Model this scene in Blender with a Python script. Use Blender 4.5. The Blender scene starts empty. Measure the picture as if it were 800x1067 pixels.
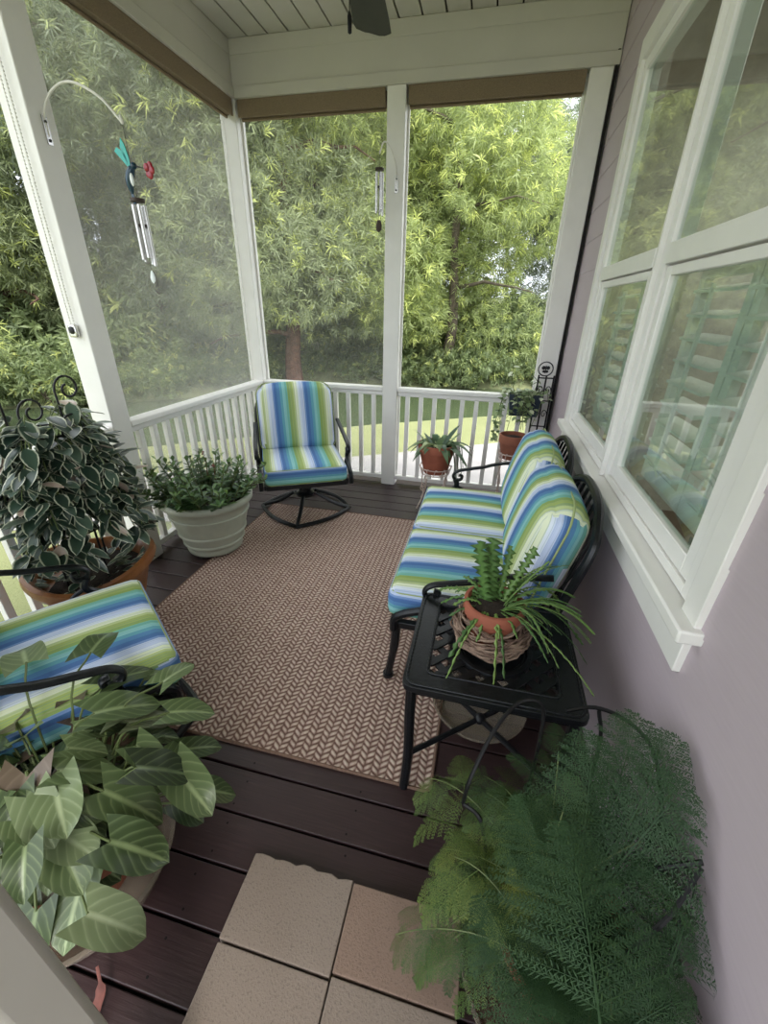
import bpy, bmesh, math, random
import numpy as np
from mathutils import Vector, Matrix, Euler
R = math.radians
PI = math.pi
scene = bpy.context.scene
COL = scene.collection
rnd = random.Random(7)

# ------------------------------------------------------------------ materials
def lin(c):
    if isinstance(c, str):
        c = c.lstrip('#'); c = [int(c[i:i+2], 16)/255 for i in (0, 2, 4)]
        c = [x/12.92 if x <= .04045 else ((x+.055)/1.055)**2.4 for x in c]
    return (c[0], c[1], c[2], 1)

class NT:
    def __init__(s, name):
        s.m = bpy.data.materials.new(name); s.m.use_nodes = True
        s.t = s.m.node_tree; s.n = s.t.nodes; s.l = s.t.links
        s.b = s.n['Principled BSDF']; s.out = s.n['Material Output']
    def new(s, typ, **kw):
        n = s.n.new(typ)
        for k, v in kw.items():
            if k.startswith('i_'):
                n.inputs[k[2:].replace('_', ' ')].default_value = v
            else: setattr(n, k, v)
        return n
    def link(s, a, b): s.l.new(a, b)
    def math(s, op, a, b=None, c=None):
        n = s.n.new('ShaderNodeMath'); n.operation = op
        for i, v in enumerate((a, b, c)):
            if v is None: continue
            if isinstance(v, (int, float)): n.inputs[i].default_value = v
            else: s.l.new(v, n.inputs[i])
        return n.outputs[0]
    def mix(s, fac, a, b):
        n = s.n.new('ShaderNodeMix'); n.data_type = 'RGBA'
        for sock, v in ((n.inputs[0], fac), (n.inputs[6], a), (n.inputs[7], b)):
            if isinstance(v, (int, float)): sock.default_value = v
            elif isinstance(v, tuple): sock.default_value = v
            else: s.l.new(v, sock)
        return n.outputs[2]
    def ramp(s, fac, stops, interp='LINEAR'):
        n = s.n.new('ShaderNodeValToRGB'); n.color_ramp.interpolation = interp
        e = n.color_ramp.elements
        while len(e) < len(stops): e.new(.5)
        for el, (p, c) in zip(e, stops):
            el.position = p; el.color = lin(c) if isinstance(c, str) else c
        s.l.new(fac, n.inputs[0]); return n.outputs[0]
    def obj(s): return s.new('ShaderNodeTexCoord').outputs['Object']
    def xyz(s, v):
        n = s.new('ShaderNodeSeparateXYZ'); s.link(v, n.inputs[0]); return n.outputs
    def noise(s, scale, detail=4, vec=None, rough=.6):
        n = s.new('ShaderNodeTexNoise'); n.inputs['Scale'].default_value = scale
        n.inputs['Detail'].default_value = detail; n.inputs['Roughness'].default_value = rough
        s.link(vec if vec is not None else s.obj(), n.inputs['Vector']); return n.outputs['Fac']
    def scalev(s, v, sc):
        n = s.new('ShaderNodeMapping'); n.inputs['Scale'].default_value = sc
        s.link(v, n.inputs['Vector']); return n.outputs[0]
    def bump(s, h, strength=.3, dist=.01):
        n = s.new('ShaderNodeBump'); n.inputs['Strength'].default_value = strength
        n.inputs['Distance'].default_value = dist
        s.link(h, n.inputs['Height']); s.link(n.outputs[0], s.b.inputs['Normal'])
    def col(s, c): s.link(c, s.b.inputs['Base Color'])
    def set(s, **kw):
        for k, v in kw.items(): s.b.inputs[k.replace('_', ' ')].default_value = v

def simple(name, c, rough=.6, metallic=0, var=.12, scale=14, bump=0, bscale=60, spec=.5):
    t = NT(name); c = lin(c)
    d = tuple(x*(1-var) for x in c[:3])+(1,); u = tuple(min(1, x*(1+var)) for x in c[:3])+(1,)
    t.col(t.ramp(t.noise(scale), [(.3, d), (.7, u)]))
    t.set(Roughness=rough, Metallic=metallic, Specular_IOR_Level=spec)
    if bump: t.bump(t.noise(bscale, 3), bump, .004)
    return t.m

M = {}
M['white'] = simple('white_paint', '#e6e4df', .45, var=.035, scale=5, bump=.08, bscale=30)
M['vinyl'] = simple('white_vinyl', '#eceae6', .35, var=.025, scale=6)
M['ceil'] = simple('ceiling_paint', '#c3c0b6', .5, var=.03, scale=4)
M['gap'] = simple('dark_gap', '#14110f', .9)
M['black'] = simple('black_cast_metal', '#1b1d20', .33, metallic=.35, var=.35, scale=60, bump=.25, bscale=140)
M['blackwire'] = simple('black_wire', '#121214', .45, metallic=.3)
M['fan'] = simple('dark_fan_wood', '#211d1b', .5, var=.3, scale=20)
M['whitewire'] = simple('white_wire', '#d9d6cf', .5, var=.08, scale=40)
M['rust'] = simple('rusty_white_wire', '#c9b6ac', .6, var=.2, scale=40)
M['steel'] = simple('chime_metal', '#c9c8c4', .25, metallic=.85, var=.08)
M['darkwood'] = simple('dark_wood_disc', '#3a2b22', .6)
M['soil'] = simple('potting_soil', '#2a2019', .95, var=.5, scale=60, bump=.8, bscale=90)
M['stem'] = simple('green_stem', '#5d6a3c', .6, var=.2)
M['brownstem'] = simple('brown_stem', '#5b4634', .7, var=.3)
M['bark'] = simple('tree_bark', '#5d4338', .95, var=.45, scale=9, bump=.9, bscale=14)
M['barkgrey'] = simple('grey_bark', '#5c5347', .95, var=.4, scale=9, bump=.9, bscale=14)
M['twig'] = simple('wicker_twig', '#8d7767', .8, var=.35, scale=40)
M['twigd'] = simple('wicker_twig_dark', '#6b5549', .85, var=.35, scale=40)
M['teal'] = simple('teal_glass', '#1fa59a', .15, var=.15)
M['blue'] = simple('deep_blue_glass', '#1b3b4d', .2, var=.2)
M['redglass'] = simple('red_glass', '#8a1a26', .2, var=.2)
M['clearblob'] = simple('frosted_glass', '#dfe5e6', .15, var=.05)
M['interior'] = simple('room_wall', '#cfcbc2', .8)
M['interior_dark'] = simple('room_floor', '#6b5a4c', .6)
M['shutter'] = simple('shutter_white', '#ecece6', .4, var=.02)
M['planterblue'] = simple('dark_blue_planter', '#1d2a3a', .4, var=.2)
M['pebble'] = simple('rubber_foot', '#201d1c', .8)
M['deadleaf'] = simple('dry_leaf', '#6c3a31', .7, var=.3, scale=40)

def deck():
    t = NT('stained_deck_boards'); o = t.obj()
    g = t.noise(6, 6, t.scalev(o, (1.2, 22, 8)), .65)
    p = t.noise(1.6, 3, o)
    c = t.ramp(g, [(.25, '#281b1c'), (.55, '#352425'), (.8, '#453132')])
    c2 = t.mix(t.math('MULTIPLY', p, .45), c, lin('#423132'))
    t.col(c2); t.link(t.ramp(g, [(.3, (.36, .36, .36, 1)), (.7, (.5, .5, .5, 1))]), t.b.inputs['Roughness'])
    t.bump(g, .25, .004); return t.m
M['deck'] = deck()

def paver(tone):
    t = NT('concrete_paver'); o = t.obj()
    n = t.noise(180, 3); p = t.noise(5, 4)
    a, b, d = tone
    c = t.mix(p, lin(a), lin(b))
    c = t.mix(t.math('MULTIPLY', t.math('GREATER_THAN', n, .6), .35), c, lin(d))
    t.col(c); t.set(Roughness=.95); t.bump(n, .5, .003); return t.m
M['paver'] = paver(('#85766a', '#93857a', '#574c43'))
M['paver_red'] = paver(('#856f62', '#917a6b', '#56463e'))

def siding():
    t = NT('mauve_lap_siding'); o = t.obj()
    g = t.noise(9, 5, t.scalev(o, (1, 1, 14)), .6)
    t.col(t.mix(g, lin('#b0a2a9'), lin('#bdb0b6')))
    t.set(Roughness=.55); t.bump(g, .12, .003); return t.m
M['siding'] = siding()

def shade():
    t = NT('brown_woven_shade'); o = t.obj()
    w = t.noise(220, 2, t.scalev(o, (1, 1, 6)))
    t.col(t.ramp(w, [(.3, '#685a49'), (.7, '#93816a')])); t.set(Roughness=.85); t.bump(w, .4, .003); return t.m
M['shade'] = shade()

def rug():
    t = NT('woven_herringbone_rug'); x, y, z = t.xyz(t.obj())
    p = .028
    u = t.math('DIVIDE', x, p); cell = t.math('FLOOR', u); fu = t.math('FRACT', u)
    par = t.math('MODULO', t.math('ABSOLUTE', cell), 2.0)
    sg = t.math('SUBTRACT', t.math('MULTIPLY', par, 2.0), 1.0)
    v = t.math('ADD', t.math('ADD', t.math('DIVIDE', y, .024), t.math('MULTIPLY', par, .5)), t.math('MULTIPLY', t.math('MULTIPLY', fu, sg), .8))
    fv = t.math('FRACT', v)
    nz = t.noise(60, 3)
    nb = t.noise(330, 2)
    ridge = t.math('SINE', t.math('MULTIPLY', fv, PI))
    edge = t.math('MULTIPLY', ridge, t.math('SINE', t.math('MULTIPLY', fu, PI)))
    ridn = t.math('ADD', t.math('MULTIPLY', t.math('MULTIPLY', ridge, t.math('POWER', t.math('SINE', t.math('MULTIPLY', fu, PI)), .35)), .85), t.math('MULTIPLY', t.math('SUBTRACT', nz, .5), .7))
    c = t.ramp(ridn, [(.10, '#664d46'), (.38, '#957a70'), (.6, '#c3aca0'), (.9, '#e2d3c4')])
    c = t.mix(t.math('MULTIPLY', nb, .35), c, lin('#8f6f60'))
    t.col(c); t.set(Roughness=.95, Specular_IOR_Level=.2); t.bump(edge, .7, .006); return t.m
M['rug'] = rug()
M['rugedge'] = simple('rug_binding', '#7c6254', .9, var=.3, scale=90, bump=.5, bscale=150)

STR = ['#8fc4c4', '#6aa6b4', '#5a86b4', '#5071a8', '#7b97c8', '#c3cfea', '#dde5f0', '#e2e9cc', '#bcc98f', '#a0b168', '#8fa75f', '#7ab5a5']
WID = [7, 7, 8, 8, 4, 10, 6, 8, 5, 9, 6, 7]
def stripe(name, axis, period=.24, off=0.):
    t = NT(name); o = t.obj(); v = t.xyz(o)[axis]
    wob = t.math('MULTIPLY', t.math('SUBTRACT', t.noise(3, 2), .5), .006)
    f = t.math('FRACT', t.math('DIVIDE', t.math('ADD', t.math('ADD', v, wob), 10+off), period))
    tot = sum(WID); stops = []; a = 0
    for w, c in zip(WID, STR):
        stops.append((a/tot, c)); a += w
    base = t.ramp(f, stops, 'CONSTANT')
    # fine thread lines running with the stripes
    sc = [1, 1, 1]; sc[axis] = 260
    th = t.noise(1.0, 1, t.scalev(o, tuple(sc)))
    c = t.mix(t.ramp(th, [(.52, (0, 0, 0, 1)), (.62, (.32, .32, .32, 1))]), base, lin('#3f7d9c'))
    t.col(c); t.set(Roughness=.85, Specular_IOR_Level=.25)
    w = t.noise(9, 3); t.bump(w, .35, .02)
    return t.m
M['stripe_x'] = stripe('striped_fabric', 0)
M['stripe_z'] = stripe('striped_boxing_fabric', 2, .20, .03)
M['piping'] = simple('lime_piping', '#9aa972', .8, var=.1)

M['terracotta'] = simple('terracotta', '#965540', .8, var=.15, scale=9, bump=.2, bscale=50)
M['terradark'] = simple('weathered_terracotta', '#8a5440', .85, var=.22, scale=9, bump=.25, bscale=50)
def glazed():
    t = NT('orange_glazed_clay'); n = t.noise(7, 5)
    t.col(t.ramp(n, [(.25, '#6a4026'), (.5, '#8d5a30'), (.75, '#a5734a')])); t.set(Roughness=.35)
    t.bump(n, .15, .01); return t.m
M['glazed'] = glazed()
def stonepot():
    t = NT('pale_green_resin'); n = t.noise(5, 5)
    t.col(t.ramp(n, [(.25, '#9fa493'), (.75, '#b4b8a8')])); t.set(Roughness=.6); t.bump(t.noise(80), .12, .003); return t.m
M['stonepot'] = stonepot()

def glass(name, tint, ior=1.5, body=None):
    t = NT(name); t.n.remove(t.b)
    tr = t.new('ShaderNodeBsdfTransparent'); tr.inputs[0].default_value = lin(tint)
    gl = t.new('ShaderNodeBsdfGlossy'); gl.inputs['Roughness'].default_value = .02
    fr = t.new('ShaderNodeFresnel'); fr.inputs[0].default_value = ior
    mx = t.new('ShaderNodeMixShader')
    gm = t.new('ShaderNodeNewGeometry')
    t.link(t.math('MULTIPLY', fr.outputs[0], t.math('SUBTRACT', 1.0, gm.outputs['Backfacing'])), mx.inputs[0]); t.link(tr.outputs[0], mx.inputs[1]); t.link(gl.outputs[0], mx.inputs[2])
    res = mx.outputs[0]
    if body:
        df = t.new('ShaderNodeBsdfDiffuse'); df.inputs[0].default_value = lin(body[0])
        m2 = t.new('ShaderNodeMixShader'); m2.inputs[0].default_value = body[1]
        t.link(res, m2.inputs[1]); t.link(df.outputs[0], m2.inputs[2]); res = m2.outputs[0]
    t.link(res, t.out.inputs[0]); return t.m
M['pane'] = glass('window_glass', '#ecf4f0', 2.8)
M['clear'] = glass('clear_plastic', '#ddd8d0', 1.9, ('#b8ab9c', .30))

def screen(name, cov, c):
    t = NT(name)
    t.set(Roughness=.9, Specular_IOR_Level=.1); t.b.inputs['Base Color'].default_value = lin(c)
    tr = t.new('ShaderNodeBsdfTransparent'); mx = t.new('ShaderNodeMixShader'); mx.inputs[0].default_value = cov
    t.link(tr.outputs[0], mx.inputs[1]); t.link(t.b.outputs[0], mx.inputs[2]); t.link(mx.outputs[0], t.out.inputs[0])
    return t.m
M['screen_dense'] = screen('grey_insect_screen_dense', .27, '#c9c9c2')
M['screen'] = screen('grey_insect_screen', .08, '#c4c4bc')

def leafmat(name, stops, rough=.55, trans=.42, spec=.4):
    """leaf colour picked by each leaf's own stored tint; stays with the leaf"""
    t = NT(name); a = t.new('ShaderNodeAttribute', attribute_name='tint')
    c = t.ramp(a.outputs['Fac'], stops)
    t.col(c); t.set(Roughness=rough, Specular_IOR_Level=spec)
    tl = t.new('ShaderNodeBsdfTranslucent'); t.link(c, tl.inputs[0])
    mx = t.new('ShaderNodeMixShader'); mx.inputs[0].default_value = trans
    t.link(t.b.outputs[0], mx.inputs[1]); t.link(tl.outputs[0], mx.inputs[2]); t.link(mx.outputs[0], t.out.inputs[0])
    return t.m
M['tree_a'] = leafmat('tree_leaves', [(0, '#7d8767'), (.45, '#97a278'), (.8, '#aab47a'), (.93, '#c3cc74'), (1, '#d6de8a')])
M['tree_b'] = leafmat('yellow_green_tree_leaves', [(0, '#879366'), (.4, '#a3b074'), (.75, '#b6c27a'), (.92, '#ccd67c'), (1, '#e0e694')])  # leaves with a yellower green of their own
M['tree_c'] = leafmat('greyish_tree_leaves', [(0, '#7a8570'), (.5, '#929d80'), (.85, '#a5ae88'), (1, '#bfc988')])
M['bush'] = leafmat('bush_leaves', [(0, '#6f7d5c'), (.5, '#8b9a6a'), (.85, '#a8b472'), (1, '#c8ce84')])
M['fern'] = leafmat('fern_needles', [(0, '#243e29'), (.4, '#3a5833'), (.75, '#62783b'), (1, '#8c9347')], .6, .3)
M['kal'] = leafmat('succulent_leaves', [(0, '#2f4a2a'), (.5, '#47663a'), (1, '#6f8c4c')], .35, .1)
M['cactus'] = leafmat('cactus_stems', [(0, '#3c5a33'), (.5, '#577a3e'), (1, '#86a055')], .45, .1)
M['strap'] = leafmat('strap_leaves', [(0, '#4d6450'), (.5, '#6f8a64'), (1, '#c9d3a0')], .45, .2)
M['ivy'] = leafmat('trailing_leaves', [(0, '#6a8458'), (.5, '#9fb184'), (1, '#dfe5c8')], .5, .2)

def uvleaf(name, kind):
    t = NT(name); uv = t.new('ShaderNodeUVMap').outputs[0]; u, v, _ = t.xyz(uv)
    a = t.new('ShaderNodeAttribute', attribute_name='tint').outputs['Fac']
    av = t.math('ABSOLUTE', t.math('SUBTRACT', v, .5))     # 0 at midrib, .5 at edge
    if kind == 'hoya':
        e = t.math('ADD', av, t.math('MULTIPLY', t.math('SUBTRACT', t.noise(40, 3), .5), .16))
        dark = t.ramp(a, [(0, '#22332a'), (.6, '#33483a'), (.92, '#55695a'), (1, '#b9a596')])
        m = t.ramp(e, [(.37, (0, 0, 0, 1)), (.44, (1, 1, 1, 1))])
        c = t.mix(m, dark, lin('#b9bda6'))
        t.set(Roughness=.3)
    else:
        vein = t.math('FRACT', t.math('ADD', t.math('ADD', t.math('MULTIPLY', u, 5.5), t.math('MULTIPLY', t.noise(9, 2), .9)), t.math('MULTIPLY', av, -5.)))
        vm = t.ramp(vein, [(.0, (1, 1, 1, 1)), (.16, (.25, .25, .25, 1)), (.4, (0, 0, 0, 1)), (.85, (0, 0, 0, 1)), (1, (1, 1, 1, 1))])
        mid = t.ramp(av, [(.0, (1, 1, 1, 1)), (.03, (.8, .8, .8, 1)), (.08, (0, 0, 0, 1))])
        base = t.ramp(a, [(0, '#28341f'), (.3, '#3d4d2c'), (.62, '#61724a'), (.8, '#808e68'), (.88, '#5f5648'), (1, '#6f5a4c')])
        pale = t.ramp(a, [(0, '#6f8055'), (.5, '#9aaa78'), (.85, '#b9c3a0'), (.9, '#857a6a'), (1, '#927a6b')])
        k = t.math('MAXIMUM', t.math('MULTIPLY', vm, .42), mid)
        k = t.math('MULTIPLY', k, t.noise(14, 3))
        c = t.mix(t.math('MINIMUM', t.math('MULTIPLY', k, 1.7), 1.0), base, pale)
        t.bump(vein, .25, .006); t.set(Roughness=.3)
    t.col(c)
    tl = t.new('ShaderNodeBsdfTranslucent'); t.link(c, tl.inputs[0])
    mx = t.new('ShaderNodeMixShader'); mx.inputs[0].default_value = .12
    t.link(t.b.outputs[0], mx.inputs[1]); t.link(tl.outputs[0], mx.inputs[2]); t.link(mx.outputs[0], t.out.inputs[0])
    return t.m
M['hoya'] = uvleaf('cream_edged_leaves', 'hoya')
M['arrow'] = uvleaf('arrowhead_leaves', 'arrow')

def groundmat():
    t = NT('lawn_grass'); n = t.noise(1.2, 6); f = t.noise(40, 4)
    c = t.mix(n, lin('#7c815c'), lin('#989a72')); c = t.mix(t.math('MULTIPLY', f, .5), c, lin('#70784e'))
    t.col(c); t.set(Roughness=1.0, Specular_IOR_Level=.1); t.bump(f, .6, .03); return t.m
M['lawn'] = groundmat()
M['path'] = simple('pale_concrete', '#9f9b99', .9, var=.08, scale=3, bump=.2, bscale=60)
M['bank'] = simple('leaf_litter_bank', '#666b4b', 1, var=.4, scale=2.5, bump=.6, bscale=20)
def water():
    t = NT('pond_water'); t.set(Roughness=.12, Specular_IOR_Level=.5)
    t.b.inputs['Base Color'].default_value = lin('#46513a')
    t.bump(t.noise(3, 3, t.scalev(t.obj(), (1, 2, 1))), .15, .02); return t.m
M['water'] = water()

# ------------------------------------------------------------------ mesh builder
class MB:
    def __init__(s): s.v = []; s.f = []; s.mi = []; s.cur = 0
    def add(s, vs, fs):
        b = len(s.v); s.v += [tuple(v) for v in vs]
        for f in fs: s.f.append(tuple(i+b for i in f)); s.mi.append(s.cur)
        return s
    def box(s, x0, x1, y0, y1, z0, z1):
        v = [(x, y, z) for z in (z0, z1) for y in (y0, y1) for x in (x0, x1)]
        return s.add(v, [(0, 2, 3, 1), (4, 5, 7, 6), (0, 1, 5, 4), (2, 6, 7, 3), (0, 4, 6, 2), (1, 3, 7, 5)])
    def obox(s, c, size, rot=(0, 0, 0)):
        m = Euler(rot).to_matrix(); c = Vector(c); hx, hy, hz = size[0]/2, size[1]/2, size[2]/2
        v = [c + m @ Vector((x, y, z)) for z in (-hz, hz) for y in (-hy, hy) for x in (-hx, hx)]
        return s.add(v, [(0, 2, 3, 1), (4, 5, 7, 6), (0, 1, 5, 4), (2, 6, 7, 3), (0, 4, 6, 2), (1, 3, 7, 5)])
    def bar(s, a, b, w, h, up=(0, 0, 1)):
        a, b, up = Vector(a), Vector(b), Vector(up)
        d = (b-a).normalized(); sd = d.cross(up)
        if sd.length < 1e-4: sd = d.cross(Vector((1, 0, 0)))
        sd.normalize(); u = sd.cross(d).normalized()
        v = []
        for p in (a, b):
            for i, j in ((-1, -1), (1, -1), (1, 1), (-1, 1)): v.append(p + sd*(i*w/2) + u*(j*h/2))
        return s.add(v, [(3, 2, 1, 0), (4, 5, 6, 7), (0, 1, 5, 4), (1, 2, 6, 5), (2, 3, 7, 6), (3, 0, 4, 7)])
    def tube(s, pts, r, n=8, closed=False, flat=1.0):
        pts = [Vector(p) for p in pts]; N = len(pts)
        rs = r if isinstance(r, (list, tuple)) else [r]*N
        vs = []; fs = []; prev = None
        for i, p in enumerate(pts):
            if closed: t = pts[(i+1) % N]-pts[i-1]
            else: t = pts[min(i+1, N-1)]-pts[max(i-1, 0)]
            if t.length < 1e-9: t = Vector((0, 0, 1))
            t.normalize()
            if prev is None:
                a = Vector((0, 0, 1)) if abs(t.z) < .9 else Vector((1, 0, 0))
                nrm = (a - t*a.dot(t)).normalized()
            else:
                nrm = prev - t*prev.dot(t)
                nrm = nrm.normalized() if nrm.length > 1e-6 else prev
            prev = nrm; bn = t.cross(nrm)
            for k in range(n):
                an = 2*PI*k/n
                vs.append(p + nrm*(math.cos(an)*rs[i]*flat) + bn*(math.sin(an)*rs[i]))
        for i in range(N if closed else N-1):
            j = (i+1) % N
            for k in range(n):
                l = (k+1) % n; fs.append((i*n+k, i*n+l, j*n+l, j*n+k))
        if not closed:
            fs.append(tuple(range(n-1, -1, -1))); fs.append(tuple((N-1)*n+k for k in range(n)))
        return s.add(vs, fs)
    def lathe(s, prof, n=40, c=(0, 0, 0), sx=1, sy=1, wob=None):
        vs = []; fs = []; m = len(prof)
        for k in range(n):
            a = 2*PI*k/n
            for r, z in prof:
                w = wob(a) if wob else 0
                vs.append((c[0]+sx*r*math.cos(a), c[1]+sy*r*math.sin(a), c[2]+z+w*(1 if r > .01 else 0)))
        for k in range(n):
            l = (k+1) % n
            for i in range(m-1): fs.append((k*m+i, l*m+i, l*m+i+1, k*m+i+1))
        return s.add(vs, fs)
    def ball(s, c, r, n=10, m=7, sc=(1, 1, 1)):
        prof = [(max(1e-4, r*math.sin(PI*i/m)), -r*math.cos(PI*i/m)) for i in range(m+1)]
        vs = []; fs = []; k0 = len(prof)
        for k in range(n):
            a = 2*PI*k/n
            for rr, z in prof: vs.append((c[0]+rr*math.cos(a)*sc[0], c[1]+rr*math.sin(a)*sc[1], c[2]+z*sc[2]))
        for k in range(n):
            l = (k+1) % n
            for i in range(k0-1): fs.append((k*k0+i, l*k0+i, l*k0+i+1, k*k0+i+1))
        return s.add(vs, fs)
    def build(s, name, mats, parent=None, smooth=.6, bevel=0, loc=None, rotz=None):
        me = bpy.data.meshes.new(name); me.from_pydata(s.v, [], s.f); me.update()
        mats = mats if isinstance(mats, (list, tuple)) else [mats]
        for m in mats: me.materials.append(M[m] if isinstance(m, str) else m)
        if len(mats) > 1: me.polygons.foreach_set('material_index', s.mi)
        bm = bmesh.new(); bm.from_mesh(me); bmesh.ops.recalc_face_normals(bm, faces=bm.faces); bm.to_mesh(me); bm.free()
        if smooth:
            me.shade_smooth(); me.set_sharp_from_angle(angle=smooth)
        o = bpy.data.objects.new(name, me); COL.objects.link(o)
        if parent: o.parent = parent
        if loc is not None: o.location = loc
        if rotz is not None: o.rotation_euler = (0, 0, rotz)
        if bevel:
            b = o.modifiers.new('bevel', 'BEVEL'); b.width = bevel; b.segments = 2; b.limit_method = 'ANGLE'; b.angle_limit = R(40)
        return o

def tag(o, label=None, cat=None, group=None, kind=None):
    if label: o['label'] = label
    if cat: o['category'] = cat
    if group: o['group'] = group
    if kind: o['kind'] = kind
    return o
def thing(name, label, cat, loc=(0, 0, 0), rotz=0, group=None):
    o = bpy.data.objects.new(name, None); COL.objects.link(o); o.empty_display_size = .05
    o.location = loc; o.rotation_euler = (0, 0, rotz)
    return tag(o, label, cat, group)
def copy_tree(o, parent=None):
    c = o.copy(); COL.objects.link(c); c.parent = parent
    for ch in list(o.children): copy_tree(ch, c)
    return c
def struct(mb, name, mats, label=None, parent=None, **kw):
    o = mb.build(name, mats, parent, **kw)
    if not parent: o['kind'] = 'structure'
    if label: o['label'] = label
    return o

def np_mesh(name, V, F, mat, parent=None, tint=None, uv=None, smooth=False, matidx=None):
    """V (n,3); F (m,4) ; tint per-vertex ; uv per-vertex"""
    me = bpy.data.meshes.new(name)
    V = np.asarray(V, np.float32); F = np.asarray(F, np.int32); m, k = F.shape
    me.vertices.add(len(V)); me.vertices.foreach_set('co', V.ravel())
    me.loops.add(m*k); me.loops.foreach_set('vertex_index', F.ravel())
    me.polygons.add(m); me.polygons.foreach_set('loop_start', np.arange(0, m*k, k, dtype=np.int32))
    me.polygons.foreach_set('loop_total', np.full(m, k, np.int32))
    if smooth: me.polygons.foreach_set('use_smooth', np.ones(m, bool))
    mats = mat if isinstance(mat, (list, tuple)) else [mat]
    for x in mats: me.materials.append(M[x])
    if matidx is not None: me.polygons.foreach_set('material_index', np.asarray(matidx, np.int32))
    if tint is not None:
        a = me.attributes.new('tint', 'FLOAT', 'POINT'); a.data.foreach_set('value', np.asarray(tint, np.float32))
    if uv is not None:
        l = me.uv_layers.new(name='UVMap'); l.data.foreach_set('uv', np.asarray(uv, np.float32)[F.ravel()].ravel())
    me.update(calc_edges=True); me.validate()
    o = bpy.data.objects.new(name, me); COL.objects.link(o)
    if parent: o.parent = parent
    return o

# ------------------------------------------------------------------ camera, sky, sun
def setup_camera():
    pitch, yaw, roll = .457977, -.22516, -.0202622
    f = Vector((math.sin(yaw)*math.cos(pitch), math.cos(yaw)*math.cos(pitch), -math.sin(pitch)))
    r = Vector((math.cos(yaw), -math.sin(yaw), 0)); d = f.cross(r)
    c, s = math.cos(roll), math.sin(roll)
    r2 = r*c + d*s; d2 = d*c - r*s
    m = Matrix((r2, -d2, -f)).transposed().to_4x4(); m.translation = (0, 0, 1.54)
    cd = bpy.data.cameras.new('camera'); o = bpy.data.objects.new('camera', cd); COL.objects.link(o)
    cd.sensor_fit = 'HORIZONTAL'; cd.sensor_width = 36; cd.lens = 436.05/800*36; cd.clip_start = .02; cd.clip_end = 300
    o.matrix_world = m; scene.camera = o
setup_camera()

w = bpy.data.worlds.new('overcast_sky'); scene.world = w; w.use_nodes = True
wt = w.node_tree; bg = wt.nodes['Background']
tc = wt.nodes.new('ShaderNodeTexCoord'); sx = wt.nodes.new('ShaderNodeSeparateXYZ'); rp = wt.nodes.new('ShaderNodeValToRGB')
wt.links.new(tc.outputs['Generated'], sx.inputs[0]); wt.links.new(sx.outputs[2], rp.inputs[0]); wt.links.new(rp.outputs[0], bg.inputs[0])
rp.color_ramp.elements[0].position = 0; rp.color_ramp.elements[0].color = (.84, .90, 1.0, 1)
rp.color_ramp.elements[1].position = .7; rp.color_ramp.elements[1].color = (.93, .97, 1.0, 1)
bg.inputs[1].default_value = 1.25
sd = bpy.data.lights.new('sun', 'SUN'); sd.energy = 2.4; sd.angle = R(25); sd.color = (1, .97, .92)
so = bpy.data.objects.new('sun', sd); COL.objects.link(so)
so.rotation_euler = Vector((-.42, .60, -1.0)).to_track_quat('-Z', 'Y').to_euler()
vs = scene.view_settings; scene.display_settings.display_device = 'sRGB'
vs.view_transform = 'Standard'; vs.look = 'None'; vs.gamma = 1; vs.use_curve_mapping = False; vs.exposure = 1.32

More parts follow.
